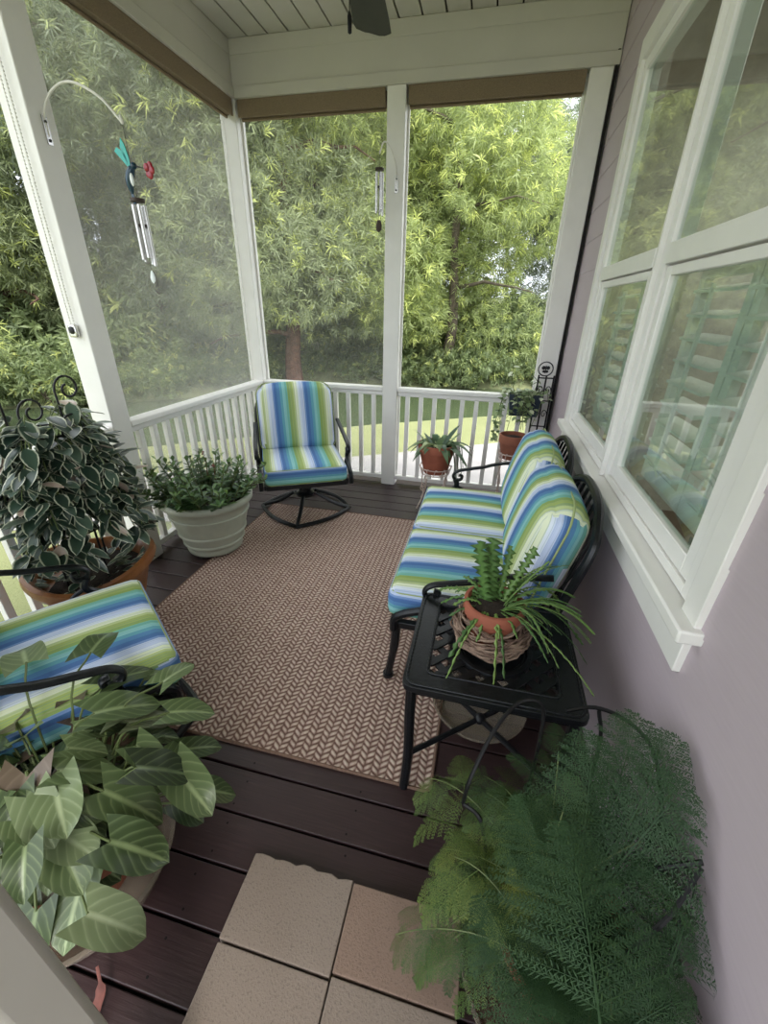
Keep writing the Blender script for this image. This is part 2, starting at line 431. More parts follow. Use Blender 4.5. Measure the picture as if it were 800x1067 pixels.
# ------------------------------------------------------------------ the setting
XL, XW, YB, YF, ZC = -2.0, .555, 3.64, -1.3, 3.16      # post line, wall, back post line, behind the camera, ceiling
def build_shell():
    # deck boards, across the porch
    b = MB(); b.cur = 0; p = .1425; y = .352*1.54 - p*14
    r = random.Random(3)
    while y < YB+.15:
        b.cur = 0
        b.box(XL-.16, XW+.03, y+.004, y+p-.004, -.028, 0)
        if y > .2:
            b.cur = 1; x = -1.88
            while x < .5:
                for dy in (-.042, .036):
                    xx = x+r.uniform(-.012, .012); yy = y+p/2+dy+r.uniform(-.006, .006)
                    b.add([(xx+.0038*math.cos(k*PI/3), yy+.0038*math.sin(k*PI/3), .0007) for k in range(6)], [(0, 1, 2, 3, 4, 5)])
                x += .405
        y += p
    b.cur = 1; b.box(XL-.16, XW+.03, YF-.2, YB+.14, -.12, -.03)
    struct(b, 'floor', ['deck', 'gap'], 'dark brown stained wooden deck floor', bevel=.003)
    # nail heads would be part of the boards' look: small dark dots set in the boards
    # ceiling boards along the porch
    b = MB(); x = -1.85+.15*-2; 
    while x < XW+.1:
        b.cur = 0; b.box(x+.006, x+.15-.006, YF, YB+.02, ZC, ZC+.02); x += .15
    b.cur = 1; b.box(XL-.2, XW+.2, YF, YB+.2, ZC+.021, ZC+.05)
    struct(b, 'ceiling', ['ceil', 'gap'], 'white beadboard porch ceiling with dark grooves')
    # roof over it, keeps the sky off the ceiling's back
    b = MB(); b.box(XL-.5, XW+3.2, YF-.4, YB+.5, ZC+.06, ZC+.16); struct(b, 'roof', 'white')
    # header beams
    b = MB(); b.box(XL-.13, XW-.006, YB, YB+.13, 2.85, ZC-.001)
    b.box(XL-.0, XW-.006, YB-.012, YB, 2.85, 2.915); b.box(XL, XW-.006, YB-.006, YB, 3.075, ZC-.001)
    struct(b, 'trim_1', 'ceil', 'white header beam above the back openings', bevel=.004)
    b = MB(); b.box(XL-.13, XL, YF, YB-.001, 2.85, ZC-.001); b.box(XL, XL+.012, YF, YB-.013, 2.85, 2.915)
    b.box(XL, XL+.006, YF, YB-.007, 3.075, ZC-.001)
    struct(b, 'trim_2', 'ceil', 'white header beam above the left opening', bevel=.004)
    # siding wall with the window hole
    b = MB(); z = -.02; h = .178; y0, y1, zl, zh = .95, 2.95, .74, 2.64
    def brd(ya, yb, za, zb, zt, full):
        # a lapped board: bottom edge stands proud
        f0 = XW - .004*(1-(za-zt)/full); f1 = XW - .004*(1-(zb-zt)/full)
        b.add([(f0, ya, za), (f0, yb, za), (f1, yb, zb), (f1, ya, zb), (XW+.02, ya, za), (XW+.02, yb, za), (XW+.02, yb, zb), (XW+.02, ya, zb)],
              [(0, 1, 2, 3), (0, 4, 5, 1), (3, 2, 6, 7), (0, 3, 7, 4), (1, 5, 6, 2)])
    while z < ZC+.02:
        za, zb = z, min(z+h, ZC+.03)
        if zb <= zl or za >= zh: brd(YF, YB+.1, za, zb, z, h)
        else:
            if za < zl: brd(y0, y1, za, zl, z, h)
            if zb > zh: brd(y0, y1, zh, zb, z, h)
            brd(YF, y0, za, zb, z, h); brd(y1, YB+.1, za, zb, z, h)
        z += h
    struct(b, 'wall_right', 'siding', 'mauve grey lap siding house wall', smooth=0)
    b = MB()
    for a in ((YF, y0, 0, ZC), (y1, YB+.13, 0, ZC), (y0, y1, 0, zl), (y0, y1, zh, ZC)):
        b.box(XW+.021, XW+.12, a[0], a[1], a[2], a[3])
    struct(b, 'wall_core', 'interior')
    # posts
    def post(n, x0, x1, ya, yb, label):
        b = MB(); b.box(x0, x1, ya, yb, 0.0, 2.852); struct(b, n, 'white', label, bevel=.005)
    post('trim_3', XL-.13, XL, YB, YB+.13, 'white corner porch post between left and back openings')
    post('trim_4', -.87, -.74, YB, YB+.13, 'white middle porch post of the back side')
    post('trim_5', .39, .525, YB, YB+.13, 'white porch post beside the house wall')
    post('trim_6', XL-.13, XL, 1.9, 2.03, 'white porch post on the left with a bead chain')
    post('trim_7', XL-.13, XL, .06, .19, 'white porch post left of the camera')
    b = MB(); b.box(.526, .541, YB-.01, YB+.13, 0, 2.92); struct(b, 'trim_8', 'gap', 'dark joint between post and siding')
    # screen stops: slim bright strips beside the posts
    b = MB()
    for xa in (XL+.001, -.739, -.885, .374): b.box(xa, xa+.014, YB+.07, YB+.09, .09, 2.85)
    struct(b, 'trim_9', 'vinyl', 'slim white screen stops on the back posts')
    # close white post at the lower left corner of the view
    b = MB(); b.box(-.56, -.42, .055, .125, 0, 2.84); struct(b, 'trim_10', 'ceil', 'white door trim post close to the camera', bevel=.014)
build_shell()

def railing(name, label, length, n, loc, rotz):
    t = thing(name, label, 'railing', loc, rotz)
    MB().box(0, length, -.045, .045, .868, .905).box(0, length, -.02, .02, .83, .868).build('top_rail', 'vinyl', t, bevel=.008)
    MB().box(0, length, -.025, .025, .05, .088).build('bottom_rail', 'vinyl', t, bevel=.004)
    for i in range(n):
        x = length*(i+.75)/(n+.5)
        MB().box(x-.018, x+.018, -.018, .018, .086, .832).build('baluster', 'vinyl', t, bevel=.003)
railing('porch_railing', 'white baluster railing between corner post and middle post', 1.13, 9, (-2.0, YB+.045, 0), 0)
railing('porch_railing', 'white baluster railing between middle post and house wall', 1.13, 9, (-.74, YB+.045, 0), 0)
railing('porch_railing', 'white baluster railing on the left between corner post and chain post', 1.61, 13, (-2.045, 2.03, 0), R(90))
railing('porch_railing', 'white baluster railing on the left behind the terracotta bowl', 1.71, 14, (-2.045, .19, 0), R(90))

# insect screens, fixed in the openings
b = MB(); b.box(XL-.100, XL-.098, 2.03, 3.64, .0, 2.85); struct(b, 'window_3', 'screen_dense', 'fine grey insect screen in the left opening')
b = MB(); b.box(-2.0, -.87, YB+.10, YB+.102, .0, 2.85); struct(b, 'window_4', 'screen', 'fine grey insect screen in the back opening by the corner')

def roller(label, length, loc, rotz):
    t = thing('roller_shade', label, 'shade', loc, rotz)
    prof = [(.0001, 0), (.044, 0), (.044, length), (.0001, length)]
    m = MB(); m.lathe(prof, 20); o = m.build('rolled_cloth', 'shade', t)
    o.rotation_euler = (0, R(90), 0)
    MB().box(.0, length, -.052, -.044, -.05, .05).build('valance', 'shade', t, bevel=.003)
    MB().tube([(0.004, .0, -.052), (length-.004, .0, -.052)], .009, 8).build('hem_bar', 'shade', t)
    return t
roller('brown woven roller shade rolled up over the back opening by the corner', 1.10, (-1.985, YB+.06, 2.80), 0)
roller('brown woven roller shade rolled up over the back opening by the house', 1.10, (-.725, YB+.06, 2.80), 0)
roller('brown woven roller shade rolled up over the left opening', 1.58, (XL-.06, 2.04, 2.80), R(90))

# ---- the window pair in the siding
def window(n, y0, y1, label):
    t = bpy.data.objects.new('window_%d' % n, None); COL.objects.link(t); t['kind'] = 'structure'; t['label'] = label
    t.location = (0, 0, 0)
    xf = .553; zs, zb0, zb1, zt = .885, 1.685, 1.75, 2.60
    # frame: jambs, head, transom bar, bottom
    m = MB()
    m.box(xf, .62, y0, y0+.055, zs, zt); m.box(xf, .62, y1-.055, y1, zs, zt)
    m.box(xf, .62, y0+.055, y1-.055, zt-.05, zt); m.box(xf-.004, .62, y0+.055, y1-.055, zb0, zb1); m.box(xf, .62, y0+.055, y1-.055, zs, zs+.03)
    m.build('window_frame', 'vinyl', t, bevel=.003)
    m = MB(); m.box(.5655, .5695, y0+.05, y1-.05, zb1-.005, zt-.045); m.build('transom_pane', 'pane', t)
    a, c, za, zb = y0+.062, y1-.062, zs+.032, zb0-.006
    m = MB(); xs0, xs1 = .560, .592
    m.box(xs0, xs1, a, a+.045, za, zb); m.box(xs0, xs1, c-.045, c, za, zb)
    m.box(xs0, xs1, a+.045, c-.045, za, za+.055); m.box(xs0, xs1, a+.045, c-.045, zb-.03, zb)
    s = m.build('sash', 'vinyl', t, bevel=.003)
    m = MB(); m.box(.574, .578, a+.04, c-.04, za+.05, zb-.025); m.build('pane', 'pane', s)
    # inside: a pair of plantation shutters
    mid = (y0+y1)/2
    for k, (p0, p1) in enumerate(((a+.02, mid-.004), (mid+.004, c-.02))):
        m = MB(); x0, x1 = .665, .69
        m.box(x0, x1, p0, p0+.04, za+.02, zb+.02); m.box(x0, x1, p1-.04, p1, za+.02, zb+.02)
        m.box(x0, x1, p0+.04, p1-.04, za+.02, za+.08); m.box(x0, x1, p0+.04, p1-.04, zb-.04, zb+.02)
        sp = m.build('shutter_panel', 'shutter', t)
        z = za+.115
        while z < zb-.06:
            m = MB(); m.obox(((x0+x1)/2, (p0+p1)/2, z), (.075, p1-p0-.082, .009), (0, R(-12), 0)); m.build('louver', 'shutter', sp); z += .072
        m = MB(); m.box(.632, .642, (p0+p1)/2-.006, (p0+p1)/2+.006, za+.1, zb-.06); m.build('tilt_rod', 'shutter', sp)
    return t
window(1, 1.93, 2.92, 'white framed window with transom at the far end')
window(2, .98, 1.905, 'white framed window with transom nearest the camera')
def casing():
    m = MB(); x0 = .536
    m.box(x0, XW+.02, .90, .975, .88, 2.70); m.box(x0, XW+.02, 2.925, 2.995, .88, 2.70)
    m.box(x0, XW+.02, .976, 2.924, 2.605, 2.70); m.box(x0, XW+.02, 1.908, 1.927, .885, 2.604)
    struct(m, 'trim_11', 'white', 'white casing around the window pair', bevel=.003)
    m = MB(); m.box(.50, XW+.055, .88, 3.01, .845, .882); struct(m, 'trim_12', 'white', 'white window sill', bevel=.006)
    m = MB(); m.box(.535, XW, .91, 2.98, .735, .844); struct(m, 'trim_13', 'white', 'white apron board under the sill', bevel=.003)
casing()
# the room behind the glass
b = MB(); b.cur = 0
X0, X1, Y0, Y1 = XW+.125, 3.6, -1.2, 3.68
b.add([(X0, Y0, 0.02), (X1, Y0, 0.02), (X1, Y1, 0.02), (X0, Y1, 0.02), (X0, Y0, ZC), (X1, Y0, ZC), (X1, Y1, ZC), (X0, Y1, ZC)],
      [(0, 1, 5, 4), (2, 3, 7, 6), (4, 5, 6, 7)])
b.add([(X1, Y0, 0), (X1, Y1, 0), (X1, Y1, ZC), (X1, Y0, ZC)], [(0, 1, 2, 3)])
b.cur = 1; b.add([(X0, Y0, 0.02), (X1, Y0, 0.02), (X1, Y1, 0.02), (X0, Y1, 0.02)], [(0, 1, 2, 3)])
struct(b, 'wall_interior', ['interior', 'interior_dark'], smooth=0)
b = MB(); b.box(XW, 3.75, 3.695, 3.765, -.7, ZC); struct(b, 'wall_back', 'siding', 'far end wall of the house')

# ---- outdoors
def outdoors():
    n = Vector((-.302, .953, 0)); d = Vector((.953, .302, 0))   # across the pond / along it
    def quad(name, a0, a1, z, mat, l0=-60, l1=40, z2=None, label=None):
        m = MB(); pts = []
        N = 24
        for i in range(N+1):
            l = l0+(l1-l0)*i/N
            w = .35*math.sin(l*.35)+.2*math.sin(l*.9+1)
            p = d*l
            if name.startswith('lawn_g'): w = 0
            pts.append((p + n*(a0+w), p + n*(a1+w)))
        v = []
        for a, c in pts: v += [(a.x, a.y, z), (c.x, c.y, z if z2 is None else z2)]
        m.add(v, [(2*i, 2*i+2, 2*i+3, 2*i+1) for i in range(N)])
        o = m.build(name, mat); o['kind'] = 'structure'
        if label: o['label'] = label
        return o
    n = Vector((-.515, .857, 0)); d = Vector((.857, .515, 0))
    quad('ground', -45, 8.1, -.70, 'lawn', z2=-.70, label='yellow green mown lawn')
    m = MB(); P = [d*l+n*o for l, o in ((9, 4.0), (9, 6.7), (2, 6.4), (-3, 6.38), (-9, 6.4), (-14, 6.4), (-14, 5.35), (-9, 5.35), (-3, 5.0), (2, 4.3))]
    m.add([(p.x, p.y, -.69) for p in P], [tuple(range(len(P)))])
    o = m.build('path', 'path'); o['kind'] = 'structure'; o['label'] = 'pale concrete path across the lawn'
    quad('water', 7.7, 26, -.80, 'water', label='dark green pond')
    m = MB(); N = len(BANK); far = [(60, 70), (20, 80), (3, 80), (-20, 80), (-50, 60), (-70, 30), (-80, 10), (-90, -30)]
    v = [(x, y, -.88) for x, y in BANK]+[(x*1.06, y*1.06, -.35) for x, y in BANK]+[(x, y, 3.0) for x, y in far]
    m.add(v, [(i, i+1, N+i+1, N+i) for i in range(N-1)]+[(N+i, N+i+1, 2*N+i+1, 2*N+i) for i in range(N-1)])
    o = m.build('bank', 'bank'); o['kind'] = 'structure'; o['label'] = 'leaf littered far bank of the pond'
BANK = [(40, 20), (7, 15.6), (1, 14.3), (-5.3, 13.0), (-8.2, 9.4), (-12, 6.6), (-20, 2), (-60, -15)]
outdoors()

def crown(name, n, rad, blade=.22, bw=.026, nb=11, seed=1, shell=.55, zflat=1.0, bright=.1):
    """a mass of leaf rosettes filling an ellipsoid: numpy verts, quads, tints"""
    g = np.random.default_rng(seed)
    # several lobes give the crown an uneven outline
    L = 26; th = g.uniform(0, 2*PI, L); ph = np.arccos(g.uniform(-1, 1, L)); rr = g.uniform(.35, .8, L)
    cen = np.stack([np.sin(ph)*np.cos(th)*rr*rad[0], np.sin(ph)*np.sin(th)*rr*rad[1], np.cos(ph)*rr*rad[2]], 1)
    lr = g.uniform(.28, .5, L)*min(rad)
    k = g.integers(0, L, n)
    u = g.normal(size=(n, 3)); u /= np.linalg.norm(u, axis=1)[:, None]
    q = g.uniform(shell, 1, n)**.5
    P = cen[k] + u*(lr[k]*q)[:, None]*np.array([1.15, 1.15, .8*zflat])
    ax = u*.8 + g.normal(size=(n, 3))*.45; ax[:, 2] -= .05; ax /= np.linalg.norm(ax, axis=1)[:, None]
    tint = np.clip(g.beta(2, 3.2, n)*.8 + .1*(g.uniform(size=L)-.5)[k], 0, .86)
    fresh = g.uniform(size=n) < bright
    tint[fresh] = g.uniform(.9, 1, fresh.sum())
    # blades
    a = np.cross(ax, np.array([.3, .2, .93])); a /= np.linalg.norm(a, axis=1)[:, None]
    bb = np.cross(ax, a)
    ang = (np.arange(nb)[None]*2.4 + g.uniform(0, 6.28, (n, 1)))
    til = g.uniform(.35, 1.35, (n, nb)); ln = blade*g.uniform(.6, 1.25, (n, nb))
    D = ax[:, None]*np.cos(til)[..., None] + (a[:, None]*np.cos(ang)[..., None] + bb[:, None]*np.sin(ang)[..., None])*np.sin(til)[..., None]
    base = P[:, None] + ax[:, None]*(np.arange(nb)[None, :, None]/nb*blade*.8)
    S = np.cross(D, g.normal(size=(n, nb, 3))); S /= np.linalg.norm(S, axis=2)[..., None]
    tip = base + D*ln[..., None]; tip[..., 2] -= .12*ln
    midp = base + D*(ln*.45)[..., None]
    V = np.stack([base, midp + S*bw*.5, tip, midp - S*bw*.5], 2).reshape(-1, 3)
    F = np.arange(len(V)).reshape(-1, 4)
    T = np.repeat(np.clip(tint[:, None] + g.normal(size=(n, nb))*.05, 0, 1).ravel(), 4)
    return V, F, T

def trunk_mesh(h, r, seed, spread, nbr=9, z0=1.5):
    g = random.Random(seed); m = MB(); b = MB()
    pts = []; x = y = 0
    for i in range(9):
        z = -.4+h*i/8; pts.append((x, y, z)); x += g.uniform(-.12, .12); y += g.uniform(-.12, .12)
    m.tube(pts, [r*(1.25 if i == 0 else 1)*(1-.09*i) for i in range(9)], 10)
    for i in range(nbr):
        k = z0+(h*.85-z0)*(i+.3)/nbr; a = g.uniform(0, 6.28); L = spread*g.uniform(.5, .95)
        f = (k+.4)/h*8; j = min(7, int(f)); p = Vector(pts[j]).lerp(Vector(pts[j+1]), f-j)
        q = []
        for s in range(6):
            q.append(p+Vector((math.cos(a)*L*s/5, math.sin(a)*L*s/5, L*(.05*s-.012*s*s)+g.uniform(-.06, .06)))); a += g.uniform(-.15, .15)
        b.tube(q, [max(.012, r*.32*(1-.17*s)) for s in range(6)], 6)
    return m, b

def trees():
    specs = {}
    proto = {}
    def make(kind, mat, barkm, n, rad, cz, th, tr, seed, **kw):
        V, F, T = crown('c', n, rad, seed=seed, **kw); V = V + np.array([0, 0, cz])
        t = thing('leafy_tree', 'x', 'tree')
        np_mesh('crown', V, F, mat, t, T)
        a, b = trunk_mesh(th, tr, seed, rad[0], z0=max(1.2, cz-rad[2]*.75)); tk = a.build('trunk', barkm, t); b.build('branch', barkm, tk)
        proto[kind] = t
    make('a', 'tree_a', 'bark', 8200, (3.4, 3.4, 4.8), 4.7, 9.0, .25, 11)
    make('b', 'tree_b', 'barkgrey', 8200, (3.2, 3.2, 4.8), 4.3, 8.2, .20, 12, bright=.2)
    make('c', 'tree_c', 'barkgrey', 8200, (3.5, 3.5, 5.2), 5.0, 10, .24, 13, bright=.05)
    used = set()
    spots = [  # kind, x, y, z, rot, scale, label
        ('a', -5.75, 12.4, -.7, .4, 1.0, 'tall tree with reddish trunk just right of the corner post'),
        ('b', -1.3, 14.6, -.6, 1.0, .98, 'bright yellow green tree filling the back opening beside the house'),
        ('b', -3.7, 15.0, -.5, 2.2, 1.05, 'light green tree behind the middle post'),
        ('c', -9.6, 11.8, -.7, 1.3, 1.0, 'grey green tree seen left of the corner post'),
        ('a', -12.6, 9.8, -.6, 2.7, 1.0, 'dark leafy tree behind the hummingbird wind chime'),
        ('b', -8.4, 3.5, -.7, 4.2, .6, 'low fresh green tree seen left of the chain post'),
        ('c', -15.5, 6.8, -.6, .3, 1.0, 'tall grey green tree at the far left edge'),
        ('c', 2.6, 19.0, .0, 3.9, .9, 'narrow dark tree behind the post by the house'),
        ('a', -7.6, 15.6, -.3, 5.0, 1.15, 'tall dark tree rising behind the reddish trunk'),
        ('c', -13.5, 14.6, -.2, 5.5, 1.2, 'tall hazy tree far behind the left opening'),
        ('a', -3.5, 19.5, .0, 3.1, 1.25, 'tall far tree behind the middle of the back opening'),
        ('c', -19, 11.5, 0, 2.0, 1.2, 'distant tree behind the left post'),
        ('c', -9.5, 20, .2, 1.6, 1.3, 'distant tall tree behind the corner post'),
        ('a', -20, 3.5, -.5, 4.0, 1.1, 'leafy tree out beyond the hanging variegated plant'),
    ]
    for kind, x, y, z, rot, sc, lab in spots:
        o = proto[kind] if kind not in used else copy_tree(proto[kind])
        used.add(kind); o['label'] = lab; o.location = (x, y, z); o.rotation_euler = (0, 0, rot); o.scale = (sc, sc, sc)
        if 'group' in o: del o['group']
        if sc > .7: o['group'] = 'trees beyond the pond'
    # undergrowth on the far bank
    V, F, T = crown('b', 620, (1.25, 1.0, .75), blade=.16, bw=.04, nb=9, seed=31, bright=.12); V[:, 2] = np.maximum(V[:, 2]+.55, 0)
    t = thing('bank_shrub', 'x', 'shrub'); np_mesh('foliage', V, F, 'bush', t, T)
    mm = MB()
    for i in range(5): mm.tube([(0, 0, -.1), (.3*math.cos(i*1.3), .3*math.sin(i*1.3), .5)], [.03, .015], 6)
    mm.build('stem', 'barkgrey', t)
    g = random.Random(5); P = [Vector((x, y, 0)) for x, y in BANK[1:7]]
    pts = []
    for i in range(len(P)-1):
        L = (P[i+1]-P[i]).length; k = max(1, int(L/1.15)); out = (P[i+1]-P[i]).normalized(); out = Vector((out.y, -out.x, 0))
        for j in range(k):
            q = P[i].lerp(P[i+1], j/k); pts.append((q+out*g.uniform(.3, .9), 0)); pts.append((q+out*g.uniform(2.2, 3.6)+Vector((g.uniform(-.4, .4), 0, 0)), 1))
    for i, (p, row) in enumerate(pts):
        o = t if i == 0 else copy_tree(t)
        s = g.uniform(.7, 1.1)+row*.65; o.location = (p.x, p.y, -.75 if row == 0 else -.4); o.scale = (s, s, s*g.uniform(.8, 1.2)); o.rotation_euler = (0, 0, g.uniform(0, 6.28))
        o['label'] = 'small leafy shrub in the row along the far bank of the pond'; o['group'] = 'shrubs on the far bank'
trees()

# ------------------------------------------------------------------ floor coverings
def rug():
    x0, x1, y0, y1 = -1.645, -.015, .9, 2.95
    m = MB(); m.box(x0+.02, x1-.02, y0+.02, y1-.02, 0.0005, .008)
    t = thing('rug', 'tan and brown herringbone woven outdoor rug on the dark deck', 'rug', ((x0+x1)/2, (y0+y1)/2, 0))
    for a, mat, nm in ((0, 'rug', 'weave'),):
        m = MB(); hx, hy = (x1-x0)/2, (y1-y0)/2
        m.box(-hx+.012, hx-.012, -hy+.012, hy-.012, .001, .009); m.build(nm, mat, t)
    m = MB(); pts = []
    for cx, cy, a0 in ((hx-.03, hy-.03, 0), (-hx+.03, hy-.03, 90), (-hx+.03, -hy+.03, 180), (hx-.03, -hy+.03, 270)):
        for k in range(5): a = R(a0+k*22.5); pts.append((cx+.024*math.cos(a), cy+.024*math.sin(a), .006))
    m.tube(pts, .006, 6, closed=True); m.build('binding', 'rugedge', t)
rug()

def pavers():
    g = random.Random(4)
    def slab(x0, x1, y0, y1, mat, label, chip=0):
        t = MB(); nx, ny = 14, 10; top = []
        out = []
        for i in range(nx+1):
            dx = (g.uniform(-.003, .003) if chip and 0 < i < nx else 0)
            out.append((x0+(x1-x0)*i/nx, y1+dx-(chip*.006 if i % 3 == 0 else 0)))
        out.append((x1, y0)); out.append((x0, y0))
        k = len(out); v = [(x, y, .0005) for x, y in out]+[(x, y, .038) for x, y in out]
        f = [tuple(range(k-1, -1, -1)), tuple(range(k, 2*k))]+[(i, (i+1) % k, (i+1) % k+k, i+k) for i in range(k)]
        t.add(v, f); o = t.build('paver', mat, smooth=0, bevel=.003); tag(o, label, 'paving slab', 'concrete pavers on the deck')
    s = .975
    slab(-.512, -.204, .385, .588, 'paver', 'beige concrete paver with a chipped edge, nearest the leafy arrowhead plant', 1)
    slab(-.200, .112, .395, .583, 'paver_red', 'reddish concrete paver partly under the drooping fern')
    slab(-.510, -.203, .176, .379, 'paver', 'beige concrete paver in front of the chipped one, cut by the photo edge')
    slab(-.199, .112, .186, .389, 'paver', 'beige concrete paver in front of the reddish one')
pavers()

# ------------------------------------------------------------------ cushions and cast metal seating
def rbox(hx, hy, hz, r, n=12, puff=(0, 0, 0), top=0):
    """rounded, stuffed box as verts + quads (cube-sphere grid)"""
    idx = {}; V = []; F = []
    def vid(p):
        k = tuple(round(c, 5) for c in p)
        if k not in idx: idx[k] = len(V); V.append(p)
        return idx[k]
    g = [-1+2*i/n for i in range(n+1)]
    g = [math.copysign(abs(x)**.75, x) for x in g]
    for ax in range(3):
        for sgn in (-1, 1):
            for i in range(n):
                for j in range(n):
                    q = []
                    for a, b in ((i, j), (i+1, j), (i+1, j+1), (i, j+1)):
                        p = [0, 0, 0]; p[ax] = sgn; p[(ax+1) % 3] = g[a]; p[(ax+2) % 3] = g[b]; q.append(vid(tuple(p)))
                    F.append(tuple(q if sgn > 0 else q[::-1]))
    out = []
    for p in V:
        e = Vector((p[0]*hx, p[1]*hy, p[2]*hz)); i = Vector([max(-h+r, min(h-r, c)) for c, h in zip(e, (hx, hy, hz))])
        d = e-i
        if d.length > 1e-9: d = d.normalized()*r
        q = i+d
        for ax in range(3):
            if puff[ax]:
                o1, o2 = (ax+1) % 3, (ax+2) % 3
                q[ax] += puff[ax]*p[ax]*max(0, 1-abs(p[o1])**2.4)*max(0, 1-abs(p[o2])**2.4)
        if top:
            k = max(0, p[2]); q[0] *= 1-top*k**5
            q[2] -= .02*abs(p[0])**3*k
        out.append(q)
    return out, F

def cushion(name, w, a, h, parent, loc, rot, face, group_mats, label=None, puff=.02, r=.035, top=0, knife=False):
    """face = axis of the big panels (2: seat, 1: back); group_mats = (panel, boxing)"""
    pf = [0, 0, 0]; pf[face] = puff; pf[(face+1) % 3] = .008
    V, F = rbox(w/2, a/2, h/2, r, 14, pf, top)
    m = MB(); m.add(V, F)
    for k, f in enumerate(m.f):
        c = [Vector(m.v[i]) for i in f]; nrm = (c[1]-c[0]).cross(c[2]-c[0])
        nn = nrm.normalized() if nrm.length else Vector((0, 0, 1))
        if knife: m.mi[k] = 1 if abs(sum((q.x for q in c), 0)/len(c)) > w/2-.03-.045*max(0, sum(q.z for q in c)/len(c)/h) else 0
        else: m.mi[k] = 0 if abs(nn[face]) > .62 else 1
    o = m.build(name, group_mats, parent, smooth=PI)
    o.location = loc; o.rotation_euler = rot
    # corded edges
    pm = MB(); hx, hy, hz = w/2, a/2, h/2
    for s in ((0,) if knife else (-1, 1)):
        P = []
        if face == 2: A, B, zz = hx-.012, hy-.012, s*(hz-.012)
        elif knife: A, B, zz = hx+.0085, hz+.0075, .0
        else: A, B, zz = hx-.012, hz-.012, s*(hy-.012)
        for cx, cy, a0 in ((1, 1, 0), (-1, 1, 90), (-1, -1, 180), (1, -1, 270)):
            for q in range(5):
                an = R(a0+q*22.5); rr = .075 if knife else .04
                u, v = cx*(A-rr)+rr*math.cos(an), cy*(B-rr)+rr*math.sin(an)
                if top and v > 0: u *= 1-top*(v/B)**5; v -= .02*abs(u/A)**3
                P.append((u, v, zz) if face == 2 else (u, zz, v))
        # more points along the straight runs
        Q = []
        for i, p in enumerate(P):
            n = P[(i+1) % len(P)]; L = (Vector(n)-Vector(p)).length
            for k in range(max(1, int(L/.05))): Q.append(Vector(p).lerp(Vector(n), k/max(1, int(L/.05))))
        pm.tube(Q, .0042, 6, closed=True)
    pm.build('piping', 'piping', o, smooth=PI)
    return o

def smooth_path(pts, n=6):
    """Catmull-Rom"""
    P = [Vector(p) for p in pts]; P = [P[0]*2-P[1]]+P+[P[-1]*2-P[-2]]; out = []
    for i in range(1, len(P)-2):
        for k in range(n):
            t = k/n; a, b, c, d = P[i-1], P[i], P[i+1], P[i+2]
            out.append(.5*((2*b)+(c-a)*t+(2*a-5*b+4*c-d)*t*t+(3*b-a-3*c+d)*t**3))
    out.append(P[-2]); return out

def arm_mesh(s, hw, yb=-.30):
    """flat sloping arm with a scrolled front end and an S support: s = side"""
    x = s*hw; m = MB()
    top = smooth_path([(x, yb, .665), (x, -.16, .64), (x+s*.006, -.06, .605), (x+s*.008, .03, .582), (x+s*.008, .10, .560), (x+s*.008, .128, .528),
                       (x+s*.008, .112, .500), (x+s*.008, .078, .503), (x+s*.008, .072, .528), (x+s*.008, .092, .534)], 5)
    m.tube(top, [.017]*len(top), 10, flat=.6)
    return m
def support_mesh(s, hw):
    x = s*hw; m = MB()
    m.tube(smooth_path([(x, .112, .505), (x, .10, .465), (x, .13, .425), (x, .20, .395), (x, .245, .36), (x, .25, .30)], 5), [.017]*26, 9)
    m.tube(smooth_path([(x, .10, .46), (x, .05, .43), (x, .03, .385), (x, .05, .36), (x, .07, .375)], 4), .010, 8)
    return m

def back_frame(hw, humps, zt, y0=-.28):
    m = MB()
    tilt = math.tan(R(14))
    def P(x, z): return (x, y0-.03-(z-.40)*tilt, z)
    pts = [P(-hw, .30), P(-hw, .5), P(-hw, .66)]
    wds = 2*hw/humps
    for h in range(humps):
        c = -hw+wds*(h+.5)
        for k in range(-5, 6):
            u = k/5.2; pts.append(P(c+u*wds/2, zt-.13*abs(u)**2.6))
    pts += [P(hw, .66), P(hw, .5), P(hw, .30)]
    m.tube(smooth_path(pts, 3), .017, 8)
    m.tube([P(-hw, .42), P(hw, .42)], .012, 8)
    n = int(hw*2/.07)
    for i in range(1, n):
        x = -hw+2*hw*i/n; u = ((x+hw) % wds)/wds*2-1
        m.tube([P(x, .42), P(x, zt-.02-.13*abs(u)**2.6)], .007, 6)
    # diagonal strips of the woven back
    for i in range(0, n-1, 2):
        x = -hw+2*hw*(i+.2)/n
        m.tube([P(x, .45), P(x+.11, zt-.16)], .005, 5); m.tube([P(x+.11, .45), P(x, zt-.16)], .005, 5)
    return m

def seat_frame(hw, nsl):
    m = MB(); z = .315
    pts = [(-hw, -.28, z), (hw, -.28, z), (hw, .255, z), (-hw, .255, z)]
    for i in range(4): m.bar(pts[i], pts[(i+1) % 4], .03, .034)
    for i in range(nsl):
        x = -hw+2*hw*(i+1)/(nsl+1); m.bar((x, -.27, z), (x, .245, z), .03, .008)
    return m

